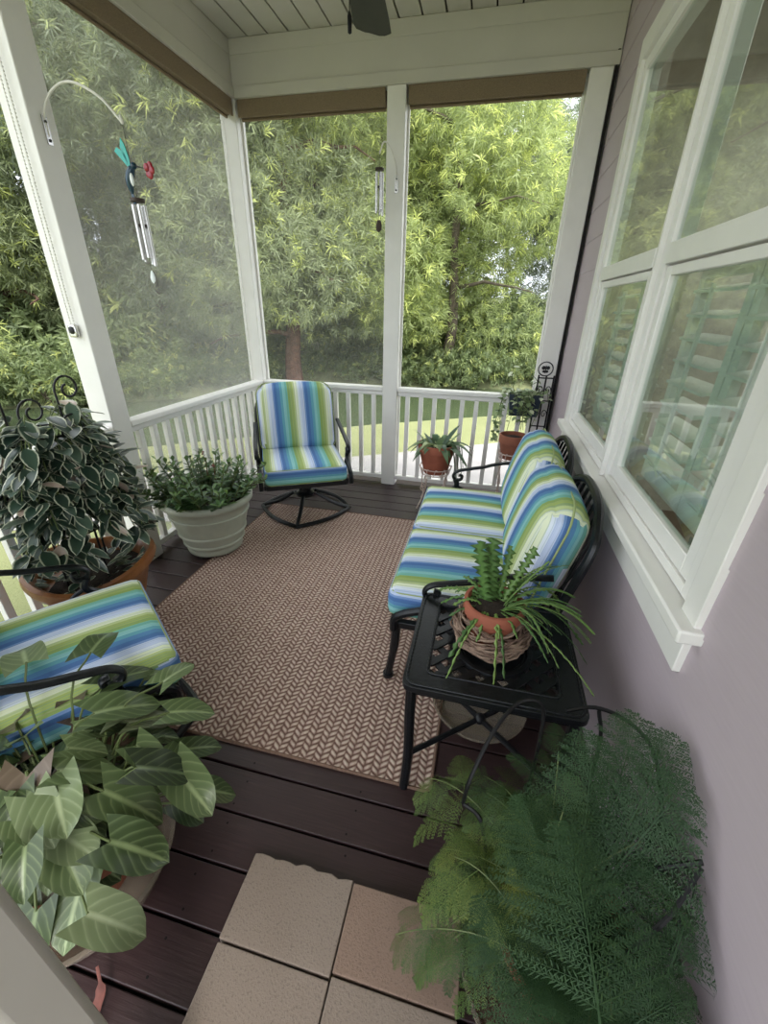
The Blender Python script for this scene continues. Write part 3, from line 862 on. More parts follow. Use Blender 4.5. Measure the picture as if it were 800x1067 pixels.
def swivel_chair(label, loc, facing, base_rot):
    rz = math.atan2(-facing[0], facing[1])
    t = thing('swivel_armchair', label, 'armchair', loc, rz, 'striped patio armchairs')
    # base
    m = MB(); C = [Vector((.36*math.cos(R(a)), .36*math.sin(R(a)), .022)) for a in (0, 90, 180, 270)]
    pts = []
    for i in range(4):
        a, b = C[i], C[(i+1) % 4]; mid = (a+b)/2
        for k in range(8):
            u = k/8; p = a.lerp(b, u); pts.append(p + mid.normalized()*(.055*math.sin(PI*u)))
    m.tube(pts, .0165, 8, closed=True)
    for c in C:
        c2 = Vector((c.x, c.y, 0)); m.tube(smooth_path([c+Vector((0, 0, .005)), c2*.6+Vector((0, 0, .075)), c2*.25+Vector((0, 0, .15))], 4), .015, 8)
    o = m.build('swivel_base', 'black', t); o.rotation_euler = (0, 0, base_rot-rz)
    m = MB(); m.lathe([(.0001, .13), (.07, .13), (.075, .15), (.05, .17), (.05, .22), (.10, .235), (.10, .262), (.0001, .262)], 24); m.box(-.16, .16, -.03, .03, .262, .30); m.box(-.03, .03, -.22, .2, .262, .30)
    m.build('swivel_hub', 'black', t)
    seat_frame(.30, 5).build('seat_frame', 'black', t, bevel=.004)
    back_frame(.315, 1, .90, -.325).build('back_frame', 'black', t)
    for s in (-1, 1):
        a = arm_mesh(s, .335).build('armrest', 'black', t); support_mesh(s, .335).build('scroll', 'black', a)
    cushion('seat_cushion', .60, .63, .135, t, (0, -.022, .398), (0, 0, 0), 2, ['stripe_x', 'stripe_z'])
    cushion('back_cushion', .60, .15, .54, t, (0, -.315, .70), (R(15), 0, 0), 1, ['stripe_x', 'stripe_y'], puff=.03, r=.072, top=.06, knife=True)
    return t
M['stripe_y'] = stripe('striped_side_fabric', 1, .20, .06)
swivel_chair('swivel armchair with upright striped cushions in the corner of the railings', (-1.335, 2.92, .006), (.49, -.87), R(12))
swivel_chair('striped armchair cut off by the left photo edge, beside the terracotta bowl', (-1.318, .823, .0), (.60, .80), R(30))

def loveseat():
    t = thing('loveseat', 'black cast metal loveseat with four striped cushions against the house wall', 'loveseat', (-.01, 2.0, .006), R(90))
    hw = .62
    seat_frame(hw, 9).build('seat_frame', 'black', t, bevel=.004)
    back_frame(hw+.01, 2, .905, -.315).build('back_frame', 'black', t)
    for s in (-1, 1):
        a = arm_mesh(s, hw+.025, -.33).build('armrest', 'black', t); support_mesh(s, hw+.025).build('scroll', 'black', a)
        for y in (-.30, .24):
            m = MB(); m.tube(smooth_path([(s*hw, y, .32), (s*hw, y+.008, .18), (s*(hw+.004), y+(.03 if y > 0 else -.03), .02)], 4), [.02]*5+[.017]*4, 10)
            m.lathe([(.0001, -.004), (.024, -.004), (.024, .022), (.0001, .022)], 14, (s*(hw+.004), y+(.03 if y > 0 else -.03), 0)); m.build('leg', 'black', t)
    for s in (-1, 1):
        cushion('seat_cushion', .608, .60, .135, t, (s*.306, -.01, .398), (0, 0, 0), 2, ['stripe_x', 'stripe_z'])
        cushion('back_cushion', .60, .165, .475, t, (s*.304, -.312, .685), (R(14), 0, 0), 1, ['stripe_x', 'stripe_y'], puff=.035, r=.08, top=.10, knife=True)
loveseat()

def side_table():
    cx, cy, z = .125, 1.115, .53
    t = thing('side_table', 'black cast metal side table with lattice top and round centre, between loveseat and fern', 'table', (cx, cy, 0))
    hx, hy = .265, .235
    def ring(m, ax, ay, bx, by, z0, z1, rc=.03):
        def loop(a, b, r):
            P = []
            for sx_, sy_, a0 in ((1, 1, 0), (-1, 1, 90), (-1, -1, 180), (1, -1, 270)):
                for k in range(5): an = R(a0+k*22.5); P.append((sx_*(a-r)+r*math.cos(an), sy_*(b-r)+r*math.sin(an)))
            return P
        A, B = loop(ax, ay, rc), loop(bx, by, rc*.5); n = len(A)
        v = [(x, y, z1) for x, y in A]+[(x, y, z1) for x, y in B]+[(x, y, z0) for x, y in A]+[(x, y, z0) for x, y in B]
        f = []
        for i in range(n):
            j = (i+1) % n
            f += [(i, j, n+j, n+i), (2*n+i, 3*n+i, 3*n+j, 2*n+j), (i, 2*n+i, 2*n+j, j), (n+i, n+j, 3*n+j, 3*n+i)]
        m.add(v, f); return A, B
    m = MB(); A, B = ring(m, hx, hy, hx-.075, hy-.07, z-.022, z)
    # rope mouldings
    for L, o in ((A, -.012), (B, .008)):
        P = [(x*(1+o/abs(hx)), y*(1+o/abs(hy)), z+.001) for x, y in L]; Q = []
        for i, p in enumerate(P):
            n = P[(i+1) % len(P)]; k = max(1, int((Vector(n)-Vector(p)).length/.008))
            for q in range(k): Q.append(Vector(p).lerp(Vector(n), q/k))
        m.tube(Q, [.0045 if i % 2 else .0028 for i in range(len(Q))], 6, closed=True)
    m.build('tabletop_border', 'black', t, bevel=.003)
    m = MB(); a, b, rc = hx-.07, hy-.066, .118
    def seg(p, d):
        ts = []
        lo, hi = -9, 9
        for i, h in ((0, a), (1, b)):
            t0, t1 = (-h-p[i])/d[i], (h-p[i])/d[i]
            lo, hi = max(lo, min(t0, t1)), min(hi, max(t0, t1))
        if hi-lo < .01: return []
        bq = p[0]*d[0]+p[1]*d[1]; cq = p[0]**2+p[1]**2-rc*rc; D = bq*bq-cq
        if D <= 0: return [(lo, hi)]
        r0, r1 = -bq-math.sqrt(D), -bq+math.sqrt(D); out = []
        if r0 > lo: out.append((lo, min(r0, hi)))
        if r1 < hi: out.append((max(r1, lo), hi))
        return out
    for sgn, zz in ((1, z-.008), (-1, z-.013)):
        d = (math.sqrt(.5), sgn*math.sqrt(.5)); nrm = (-d[1], d[0])
        for k in range(-7, 8):
            p = (nrm[0]*k*.05, nrm[1]*k*.05)
            for l0, l1 in seg(p, d): m.bar((p[0]+d[0]*l0, p[1]+d[1]*l0, zz), (p[0]+d[0]*l1, p[1]+d[1]*l1, zz), .024, .007)
    m.build('lattice', 'black', t)
    m = MB(); m.lathe([(.0001, z-.02), (.095, z-.02), (.1, z-.012), (.108, z-.012), (.113, z-.003), (.126, z-.003), (.13, z-.012), (.13, z-.022), (.0001, z-.024)], 48)
    for rr in (.03, .06): m.tube([(rr*math.cos(a_*PI/16), rr*math.sin(a_*PI/16), z-.019) for a_ in range(32)], .004, 6, closed=True)
    m.build('centre_dish', 'black', t)
    for sx_ in (-1, 1):
        for sy_ in (-1, 1):
            m = MB(); m.tube(smooth_path([(sx_*.237, sy_*.202, z-.02), (sx_*.237, sy_*.202, .36), (sx_*.234, sy_*.20, .16), (sx_*.241, sy_*.206, .0)], 4), [.017]*13, 10)
            m.build('leg', 'black', t)
    m = MB(); m.tube([(-.225, -.19, .17), (.225, .19, .17)], .010, 8); m.tube([(-.225, .19, .17), (.225, -.19, .17)], .010, 8)
    m.ball((0, 0, .17), .022); m.build('cross_stretcher', 'black', t)
    m = MB()
    for s in (-1, 1):
        m.box(-.225, .225, s*.2-.007, s*.2+.007, z-.06, z-.02); m.box(s*.235-.007, s*.235+.007, -.19, .19, z-.06, z-.02)
    m.build('apron', 'black', t)
side_table()

# ------------------------------------------------------------------ pots, plants
def leaves(name, L, outline, mat, parent, nu=5, nv=4, droop=.25, fold=.12, heart=0, wave=0, seed=0):
    """L: list of (pos, dir, up, length, width, tint)"""
    g = np.random.default_rng(seed)
    n = len(L); P = np.array([l[0] for l in L], float); T = np.array([l[1] for l in L], float); U = np.array([l[2] for l in L], float)
    ln = np.array([l[3] for l in L]); wd = np.array([l[4] for l in L]); ti = np.array([l[5] for l in L])
    T /= np.linalg.norm(T, axis=1)[:, None]; S = np.cross(T, U); S /= np.maximum(1e-6, np.linalg.norm(S, axis=1))[:, None]; N = np.cross(S, T)
    u = np.linspace(0, 1, nu+1); v = np.linspace(-1, 1, nv+1)
    uu, vv = np.meshgrid(u, v, indexing='ij'); uu = uu.ravel(); vv = vv.ravel()
    pr = np.array([outline(x) for x in uu])
    bx = uu - heart*(np.clip(1-uu*2.2, 0, 1)**1.5)*np.abs(vv)
    by = vv*pr*.5
    bz = fold*np.abs(vv)*pr
    ph = g.uniform(0, 6.28, n)
    wv = wave*np.sin(uu[None]*9+ph[:, None])*np.abs(vv)[None]
    V = P[:, None] + T[:, None]*(bx[None]*ln[:, None])[..., None] + S[:, None]*(by[None]*wd[:, None])[..., None] + N[:, None]*((bz[None]+wv)*wd[:, None])[..., None]
    V[..., 2] -= droop*ln[:, None]*bx[None]**2
    m = nv+1; k = (nu+1)*m
    q = np.array([(i*m+j, (i+1)*m+j, (i+1)*m+j+1, i*m+j+1) for i in range(nu) for j in range(nv)])
    F = (np.arange(n)[:, None, None]*k + q[None]).reshape(-1, 4)
    uv = np.stack([np.tile(uu, n), np.tile((vv+1)/2, n)], 1)
    return np_mesh(name, V.reshape(-1, 3), F, mat, parent, np.repeat(ti, k), uv, smooth=True)
oval = lambda u: max(.02, math.sin(PI*min(1, u**.85))**.75)
arrow = lambda u: max(.02, (1-u)**.62*(.62+.75*u)*1.25 if u > 0 else .78)
lance = lambda u: max(.03, math.sin(PI*u**.8))
strapo = lambda u: max(.05, min(1, 4*u+.35)*(1-u**4))
def U(g): return (g.uniform(-.3, .3), g.uniform(-.3, .3), 1)

def pot_mesh(r, h, rb, rim=.025, wall=.012, n=40):
    m = MB(); m.lathe([(.0001, 0), (rb, 0), (r*.93, h-rim*1.4), (r*.94, h-rim*1.4), (r, h-rim*1.35), (r, h-.003), (r-.003, h), (r-wall, h), (r-wall-.004, h-.02), (r*.86, h*.7), (.0001, h*.7)], n)
    return m
def soil_mesh(r, z, g, n=24):
    m = MB(); m.lathe([(.0001, z+.012), (r*.5, z+.009), (r*.85, z), (r, z-.005), (r, z-.02), (.0001, z-.02)], n); return m

# big pale green planter with the bushy succulent
def big_planter():
    g = random.Random(21); cx, cy = -1.70, 2.19
    t = thing('potted_succulent', 'bushy green succulent in a large pale green ribbed planter by the left railing', 'potted plant', (cx, cy, 0))
    prof = [(.0001, .02), (.165, .02), (.178, .028), (.182, .05), (.178, .06), (.192, .085), (.2, .09), (.2, .1), (.196, .105), (.213, .16), (.221, .163), (.222, .172), (.217, .178),
            (.245, .29), (.253, .293), (.255, .302), (.25, .308), (.262, .36), (.272, .365), (.285, .375), (.287, .405), (.278, .414), (.262, .414), (.255, .40), (.24, .35), (.0001, .35)]
    MB().lathe(prof, 56).build('pot', 'stonepot', t, smooth=.9)
    m = MB()
    for a in (30, 150, 270): m.lathe([(.0001, .0), (.03, .0), (.034, .021), (.0001, .021)], 12, (.13*math.cos(R(a)), .13*math.sin(R(a)), 0))
    m.build('foot', 'pebble', t)
    soil_mesh(.245, .375, g).build('soil', 'soil', t)
    st = MB(); L = []
    for i in range(82):
        a = g.uniform(0, 6.28); r = .235*math.sqrt(g.random()); lean = .2+r*1.5+(.6 if g.random() < .18 else 0); h = g.uniform(.12, .31)
        b = Vector((r*math.cos(a), r*math.sin(a), .37)); d = Vector((math.cos(a)*lean, math.sin(a)*lean, 1)).normalized()
        pts = [b+d*h*k/4+Vector((0, 0, -.05*lean*(k/4)**2)) for k in range(5)]
        st.tube(pts, .004, 5)
        nn = int(h/.0135)
        for k in range(nn):
            f = (k+1)/nn
            if f < .25: continue
            j = min(3, int(f*4)); p = pts[j].lerp(pts[j+1], f*4-j); az = k*2.4+a
            up = .35+.9*max(0, f-.7)*3
            dd = Vector((math.cos(az), math.sin(az), up)); s = (1.15-.45*f)*g.uniform(.8, 1.15)
            L.append((p, dd, (0, 0, 1), .074*s, .034*s, min(1, max(0, g.gauss(.4, .22)+.25*(f > .85)))))
    st.build('stem', 'stem', t)
    leaves('foliage', L, lambda u: max(.04, math.sin(PI*u**1.2)), 'kal', t, nu=3, nv=2, droop=.15, fold=.1)
    fl = MB()
    for p in ((-.03, .08, .66), (.1, -.02, .62)):
        for k in range(5): fl.ball((p[0]+g.uniform(-.01, .01), p[1]+g.uniform(-.01, .01), p[2]+g.uniform(-.008, .008)), .006, 6, 4)
        fl.tube([(p[0], p[1], .5), p], .002, 4)
    fl.build('flower', 'deadleaf', t)
big_planter()

# hanging variegated plant in the terracotta bowl
def hoya():
    g = random.Random(8); cx, cy = -1.76, 1.35
    t = thing('variegated_vine', 'tall variegated vine with cream edged leaves in a wide orange terracotta bowl', 'potted plant', (cx, cy, 0))
    wob = lambda a: .022*math.sin(2*a+.6)
    prof = [(.0001, .0), (.14, .0), (.15, .02), (.205, .22), (.24, .33), (.27, .36), (.28, .385), (.275, .41), (.255, .415), (.238, .40), (.215, .33), (.0001, .31)]
    MB().lathe(prof, 48, wob=lambda a: wob(a)).build('bowl', 'glazed', t, smooth=.9)
    soil_mesh(.22, .335, g).build('soil', 'soil', t)
    # black wire trellis with curled tops
    w = MB()
    for dx, dy, H, cs in ((-.02, .10, 1.19, 1), (-.02, -.13, 1.18, -1), (.10, -.02, 1.06, 1), (-.13, 0, 1.1, 1)):
        p = [(dx, dy, .33), (dx, dy, H)]
        q = []
        for k in range(22):
            a = PI-k*.36; r = .062*(1-k/30)
            q.append((dx, dy+cs*(.062+r*math.cos(a)), H+r*math.sin(a)))
        w.tube(smooth_path(p, 4)[:-1]+q, .0048, 6)
    for z in (.6, .85, 1.04):
        w.tube([(-.02+.13*math.cos(k*PI/10), -.01+.13*math.sin(k*PI/10), z) for k in range(20)], .004, 5, closed=True)
    w.build('trellis', 'blackwire', t)
    v = MB(); L = []
    for i in range(78):
        a = g.uniform(0, 6.28); r0 = .12*math.sqrt(g.random()); z0 = g.uniform(.78, 1.12)
        R1 = g.uniform(.14, .27); ln = g.uniform(.2, .54)
        pts = []
        for k in range(9):
            f = k/8; rr = r0+(R1-r0)*(1-(1-f)**2.2); z = z0+.07*math.sin(min(1, f*2.2)*PI)*(1-f)-ln*max(0, f-.12)**1.25
            aa = a+.3*f*math.sin(i); pts.append(Vector((rr*math.cos(aa), rr*math.sin(aa), max(.54, z))))
        v.tube(pts, .0028, 4)
        n = int(7+ln*13)
        for k in range(n):
            f = .12+.88*k/n; j = min(7, int(f*8)); p = pts[j].lerp(pts[j+1], f*8-j)
            aa = math.atan2(p.y, p.x)+g.uniform(-1.1, 1.1)+(.6 if k % 2 else -.6)
            d = Vector((math.cos(aa)*.75, math.sin(aa)*.75, g.uniform(-1.1, .25)))
            up = Vector((math.cos(aa), math.sin(aa), .9))
            s = g.uniform(.75, 1.2); ti = g.random()
            L.append((p, d, up, .092*s, .053*s, ti*.93 if g.random() > .02 else 1))
    # leaves low in the bowl
    for i in range(46):
        a = g.uniform(0, 6.28); r = g.uniform(.05, .2)
        L.append((Vector((r*math.cos(a), r*math.sin(a), .36)), Vector((math.cos(a), math.sin(a), g.uniform(.1, .9))), (0, 0, 1), .09, .05, g.random()*.9))
    v.build('vine', 'stem', t)
    leaves('foliage', L, oval, 'hoya', t, nu=5, nv=4, droop=.12, fold=.10, seed=3)
hoya()

def clear_saucer_mesh(r, h):
    return MB().lathe([(.0001, .002), (r*.84, .002), (r*.87, .008), (r*.96, h*.92), (r, h), (r*1.03, h), (r*1.03, h+.004), (r*.985, h+.004), (r*.945, h*.9), (r*.85, .010), (.0001, .006)], 64)

# arrowhead plant, close to the camera
def arrowhead():
    g = random.Random(15); cx, cy = -.98, .43
    s = clear_saucer_mesh(.245, .095).build('plant_saucer', 'clear', smooth=.5, loc=(cx, cy, .001))
    tag(s, 'deep clear plastic saucer under the arrowhead plant at lower left', 'saucer', 'clear plastic saucers')
    t = thing('arrowhead_plant', 'large leafy arrowhead plant with pale veined leaves at the lower left', 'potted plant', (cx, cy, .010))
    m = pot_mesh(.165, .19, .12); m.build('pot', 'terradark', t, smooth=.9)
    soil_mesh(.14, .16, g).build('soil', 'soil', t)
    st = MB(); L = []
    for i in range(135):
        a = g.uniform(0, 6.28); r = .12*math.sqrt(g.random()); reach = g.uniform(.0, .26)
        if -2.0 < (a if a < PI else a-6.283) < .25 and g.random() < .93: reach *= .1; r *= .6; z = g.uniform(.20, .50)-reach*.45
        if i < 12: z = g.uniform(.42, .52); reach = g.uniform(0.05, .3)
        b = Vector((r*math.cos(a), r*math.sin(a), .15)); e = Vector(((r+reach)*math.cos(a), (r+reach)*math.sin(a), max(.13, z)))
        # keep clear of the armchair behind
        wv = e+Vector((cx, cy, 0))
        mid = b.lerp(e, .5)+Vector((0, 0, .06)); st.tube(smooth_path([b, mid, e], 4), .0032, 5)
        az = a+g.uniform(-.9, .9)
        d = Vector((math.cos(az), math.sin(az), g.uniform(-.75, -.05))); sz = g.uniform(.7, 1.2)
        L.append((e, d, (math.cos(az)*.4, math.sin(az)*.4, 1), .112*sz, .104*sz, min(1, g.random()*.88 if g.random() > .14 else g.uniform(.88, 1))))
    # fixed leaves that give the plant its outline
    for p, az, pit, sz, ti in (((.30, .12, .42), -.35, -.25, 1.15, .55), ((.20, .24, .46), .5, -.15, .95, .5), ((.14, .30, .50), 1.3, .0, .85, .6), ((-.1, .30, .56), 2.0, -.1, 1.15, .35),
                                ((.18, .02, .44), .1, -.5, 1.2, .45), ((.10, -.06, .40), -.5, -.5, 1.2, .5), ((.10, -.16, .24), -1.3, -1.1, 1.1, .3), ((.05, .15, .52), .8, -.2, 1.25, .4),
                                ((.02, -.02, .50), -1.0, -.5, 1.2, .93), ((-.25, .22, .56), 2.6, -.1, 1.2, .65), ((-.02, .25, .5), 1.2, -.2, 1.1, .2)):
        p = Vector(p); st.tube(smooth_path([Vector((p.x*.3, p.y*.3, .15)), p*.6+Vector((0, 0, .18)), p], 4), .0032, 5)
        d = Vector((math.cos(az), math.sin(az), pit)); L.append((p, d, (math.cos(az)*.3, math.sin(az)*.3, 1), .125*sz, .108*sz, ti))
    st.build('stem', 'stem', t)
    leaves('foliage', L, arrow, 'arrow', t, nu=8, nv=6, droop=.22, fold=.10, heart=.34, wave=.03, seed=5)
    m = MB(); m.tube(smooth_path([(.22, -.17, .06), (.25, -.20, .03), (.255, -.235, .012), (.285, -.26, .004)], 5), [.004]*4+[.012]*4+[.015]*4+[.011]*4, 6, flat=.3)
    m.build('withered_leaf', 'deadleaf', t)
arrowhead()

# ---- fern in its wire stand
def frond_template(g, np_=15, nn=8, fine=1.0):
    V = []; F = []
    def quad(p, q, w):
        p = np.array(p); q = np.array(q); d = q-p; n = np.array([-d[1], d[0], 0]); n = n/ max(1e-9, np.linalg.norm(n))*w
        mid = p*.55+q*.45; b = len(V); V.extend([p, mid+n, q, mid-n]); F.append((b, b+1, b+2, b+3))
    def strip(p, q, w):
        p = np.array(p); q = np.array(q); d = q-p; n = np.array([-d[1], d[0], 0]); n = n/max(1e-9, np.linalg.norm(n))*w
        b = len(V); V.extend([p-n, p+n, q+n*.4, q-n*.4]); F.append((b, b+1, b+2, b+3))
    for i in range(10): strip((i/10, 0, 0), ((i+1)/10, 0, 0), .007*(1.1-i/10))
    for i in range(np_):
        x = .16+.82*i/np_; pl = (.36*(1-x)**.75+.03)*g.uniform(.85, 1.1)
        for s in (-1, 1):
            a = R(g.uniform(52, 66)); dx, dy = math.cos(a), s*math.sin(a)
            x0 = x+(.02 if s > 0 else 0)
            e = (x0+dx*pl, dy*pl, -.02*pl); strip((x0, 0, 0), e, .0032*fine)
            for k in range(nn):
                f = (k+.6)/nn; p = (x0+dx*pl*f, dy*pl*f, -.02*pl*f)
                for s2 in (-1, 1):
                    b = a*s+s2*R(g.uniform(35, 62)); nl = fine*(.068*(1-.55*f))*g.uniform(.8, 1.2)*(pl/.3)**.4
                    quad(p, (p[0]+math.cos(b)*nl, p[1]+math.sin(b)*nl, p[2]+g.uniform(-.006, .006)), .0048*fine)
    return np.array(V), np.array(F)

def fern():
    g = random.Random(33); cx, cy = .315, .50
    # wire stand
    t = thing('plant_stand', 'black wire plant stand with arched hoops holding the fern', 'plant stand', (cx, cy, 0))
    m = MB()
    for z, r in ((.14, .165), (.03, .15)): m.tube([(r*math.cos(k*PI/16), r*math.sin(k*PI/16), z) for k in range(32)], .006, 6, closed=True)
    for k in range(4): a = k*PI/4; m.tube([(.165*math.cos(a), .165*math.sin(a), .14), (-.165*math.cos(a), -.165*math.sin(a), .14)], .004, 5)
    m.build('basket_ring', 'blackwire', t)
    for k in range(4):
        a = R(45+90*k); m = MB(); m.tube(smooth_path([(.165*math.cos(a), .165*math.sin(a), .14), (.15*math.cos(a), .15*math.sin(a), .05), (.19*math.cos(a), .19*math.sin(a), .006)], 4), .007, 6); m.build('leg', 'blackwire', t)
    hoops = [[(-.245, .16, .36), (-.235, .18, .44), (-.19, .26, .52), (-.13, .335, .555), (-.07, .345, .55), (-.06, .32, .44), (-.07, .27, .25), (-.09, .14, .14)],
             [(-.01, .345, .55), (.06, .36, .565), (.13, .345, .56), (.185, .31, .53), (.205, .25, .47), (.205, .2, .40), (.17, .16, .28), (.12, .10, .14)],
             [(.07, .355, .56), (.085, .33, .48), (.075, .27, .33), (.04, .16, .14)],
             [(.205, .06, .52), (.15, .0, .45), (.09, -.04, .36), (.05, -.06, .2), (.05, -.1, .14)],
             [(.205, .065, .53), (.13, .07, .44), (.09, .1, .3), (.10, .12, .14)],
             [(-.245, .16, .36), (-.2, .13, .36), (-.17, .10, .28), (-.14, .07, .14)]]
    hoops = [[(x, y, z+.05 if z > .33 else z) for x, y, z in h] for h in hoops]
    for h in hoops:
        m = MB(); m.tube(smooth_path(h, 5), .0052, 6); m.build('hoop', 'blackwire', t)
    s = clear_saucer_mesh(.195, .075).build('plant_saucer', 'clear', smooth=.5, loc=(cx-.02, cy-.03, .147))
    tag(s, 'clear plastic saucer beneath the fern at lower right', 'saucer', 'clear plastic saucers')
    p = thing('asparagus_fern', 'large feathery asparagus fern spilling over the pavers beside the house wall', 'potted plant', (cx, cy, .155))
    MB().lathe([(.0001, 0), (.10, 0), (.145, .15), (.152, .15), (.152, .165), (.138, .165), (.125, .13), (.0001, .13)], 36).build('pot', 'terradark', p, smooth=.9)
    soil_mesh(.126, .14, g).build('soil', 'soil', p)
    T = [frond_template(random.Random(k)) for k in range(4)]; TB = [frond_template(random.Random(k), 24, 15, .6) for k in (7, 8)]
    Vs = []; Fs = []; Ts = []; base = 0
    def frond(o, az, el, L, droop, roll, ti, wide=1.0):
        nonlocal base
        V, F = T[g.randrange(4)] if L < .31 else TB[g.randrange(2)]
        h = np.array([math.cos(az), math.sin(az), 0]); sd = np.array([-math.sin(az), math.cos(az), 0]); up = np.array([0, 0, 1.])
        x = V[:, 0:1]; y = V[:, 1:2]*wide; z = V[:, 2:3]
        ay = np.abs(y)
        P = np.array(o)[None] + h[None]*(L*(x*math.cos(el)-.10*x**2)) + up[None]*(L*(x*math.sin(el)-droop*x**2)) \
            + sd[None]*(L*y*math.cos(roll)) + up[None]*(L*(y*math.sin(roll)-.25*ay)) + up[None]*(L*z)
        jit = np.repeat(np.array([g.gauss(0, .05) for _ in range(len(V)//4)]), 4)
        # keep out of the house wall and above the floor
        lim = .53-cx
        P[:, 0] = np.where(P[:, 0] > lim, lim-(P[:, 0]-lim)*.12, P[:, 0]); P[:, 2] = np.maximum(P[:, 2], -.148)
        Vs.append(P); Fs.append(F+base); base += len(V); Ts.append(np.clip(ti+jit, 0, 1))
    stv = MB()
    def spray(az, el, L, droop, ti, n, fl=(.13, .22), o=(0, 0, .14), hang=.7):
        """a long arching stem carrying flat feathery branches"""
        ra = g.uniform(0, 6.28); o = Vector(o)+Vector((.075*math.cos(ra)+.03*math.cos(az), .075*math.sin(ra)+.03*math.sin(az), 0)); P = []
        for k in range(11):
            f = k/10; P.append(o+Vector((math.cos(az)*L*(f*math.cos(el)), math.sin(az)*L*(f*math.cos(el)), L*(f*math.sin(el)-droop*f*f))))
        for q in P:
            if q.x > .52-cx: q.x = .52-cx
            q.z = max(q.z, -.14)
        stv.tube(P, .0016, 4)
        for k in range(n):
            f = .12+.84*k/n; j = min(9, int(f*10)); p = P[j].lerp(P[j+1], f*10-j)
            side = (1 if k % 2 else -1)*R(g.uniform(28, 75))
            tz = math.sin(el)-2*droop*f
            e = math.atan2(tz, math.cos(el))*.7+R(g.uniform(-22, 22))
            frond(p, az+side, e, g.uniform(*fl)*(1.12-.4*f), g.uniform(.25, hang), g.uniform(-.5, .5), ti+g.uniform(-.13, .13), 1.05)
        frond(P[9], az, math.atan2(math.sin(el)-2*droop, math.cos(el)), g.uniform(*fl)*.85, .4, g.uniform(-.4, .4), ti+.08)
    # toward the side table and along the wall: dark, upright
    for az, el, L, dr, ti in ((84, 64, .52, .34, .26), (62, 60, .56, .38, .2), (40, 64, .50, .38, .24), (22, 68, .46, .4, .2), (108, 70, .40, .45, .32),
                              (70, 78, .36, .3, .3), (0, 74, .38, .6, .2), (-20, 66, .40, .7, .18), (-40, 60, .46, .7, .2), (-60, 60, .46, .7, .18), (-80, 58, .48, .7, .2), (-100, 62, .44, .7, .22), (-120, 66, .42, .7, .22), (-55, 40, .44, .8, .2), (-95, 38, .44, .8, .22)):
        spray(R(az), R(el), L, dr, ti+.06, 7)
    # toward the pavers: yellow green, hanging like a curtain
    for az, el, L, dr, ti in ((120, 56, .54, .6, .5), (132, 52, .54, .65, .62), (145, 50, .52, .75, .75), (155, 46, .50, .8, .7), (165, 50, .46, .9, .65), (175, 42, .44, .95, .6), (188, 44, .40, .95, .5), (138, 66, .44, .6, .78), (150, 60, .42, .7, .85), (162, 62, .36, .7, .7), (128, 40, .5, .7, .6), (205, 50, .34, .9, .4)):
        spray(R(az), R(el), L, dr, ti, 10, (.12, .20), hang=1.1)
    for i in range(26):   # short young fronds over the crown
        ra = g.uniform(0, 6.28); rr = .11*math.sqrt(g.random())
        frond((rr*math.cos(ra), rr*math.sin(ra), g.uniform(.14, .22)), g.uniform(0, 6.28), R(g.uniform(35, 85)), g.uniform(.16, .28), g.uniform(.2, .8), g.uniform(-.4, .4), g.uniform(.1, .5))
    # big flat fronds in front
    for o, az, el, L, dr, ti in (((.0, -.22, .30), 100, 38, .42, .25, .34), ((-.05, -.10, .30), 112, 45, .36, .3, .36), ((.08, -.24, .18), 82, 44, .36, .25, .22), ((-.06, -.2, .2), 128, 36, .32, .35, .28), ((.12, -.1, .28), 60, 35, .34, .35, .22), ((.02, -.28, .14), 95, 35, .34, .3, .24), ((-.02, -.08, .30), 115, 30, .32, .3, .24)):
        frond(o, R(az), R(el), L, dr, g.uniform(-.15, .15), ti, 1.1)
    for az, el, L, dr, ti in ((66, 50, .66, .30, .3), (52, 54, .68, .32, .28), (40, 60, .62, .35, .25), (84, 58, .60, .35, .3)):
        frond((0, 0, .2), R(az), R(el), L, dr, g.uniform(-.2, .2), ti, .8)
    stv.build('stem', 'stem', p)
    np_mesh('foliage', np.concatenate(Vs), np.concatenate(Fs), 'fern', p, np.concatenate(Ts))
fern()

s = clear_saucer_mesh(.19, .05).build('plant_saucer', 'clear', smooth=.5, loc=(.13, 1.30, .001))
tag(s, 'empty clear plastic saucer on the deck beneath the side table', 'saucer', 'clear plastic saucers')

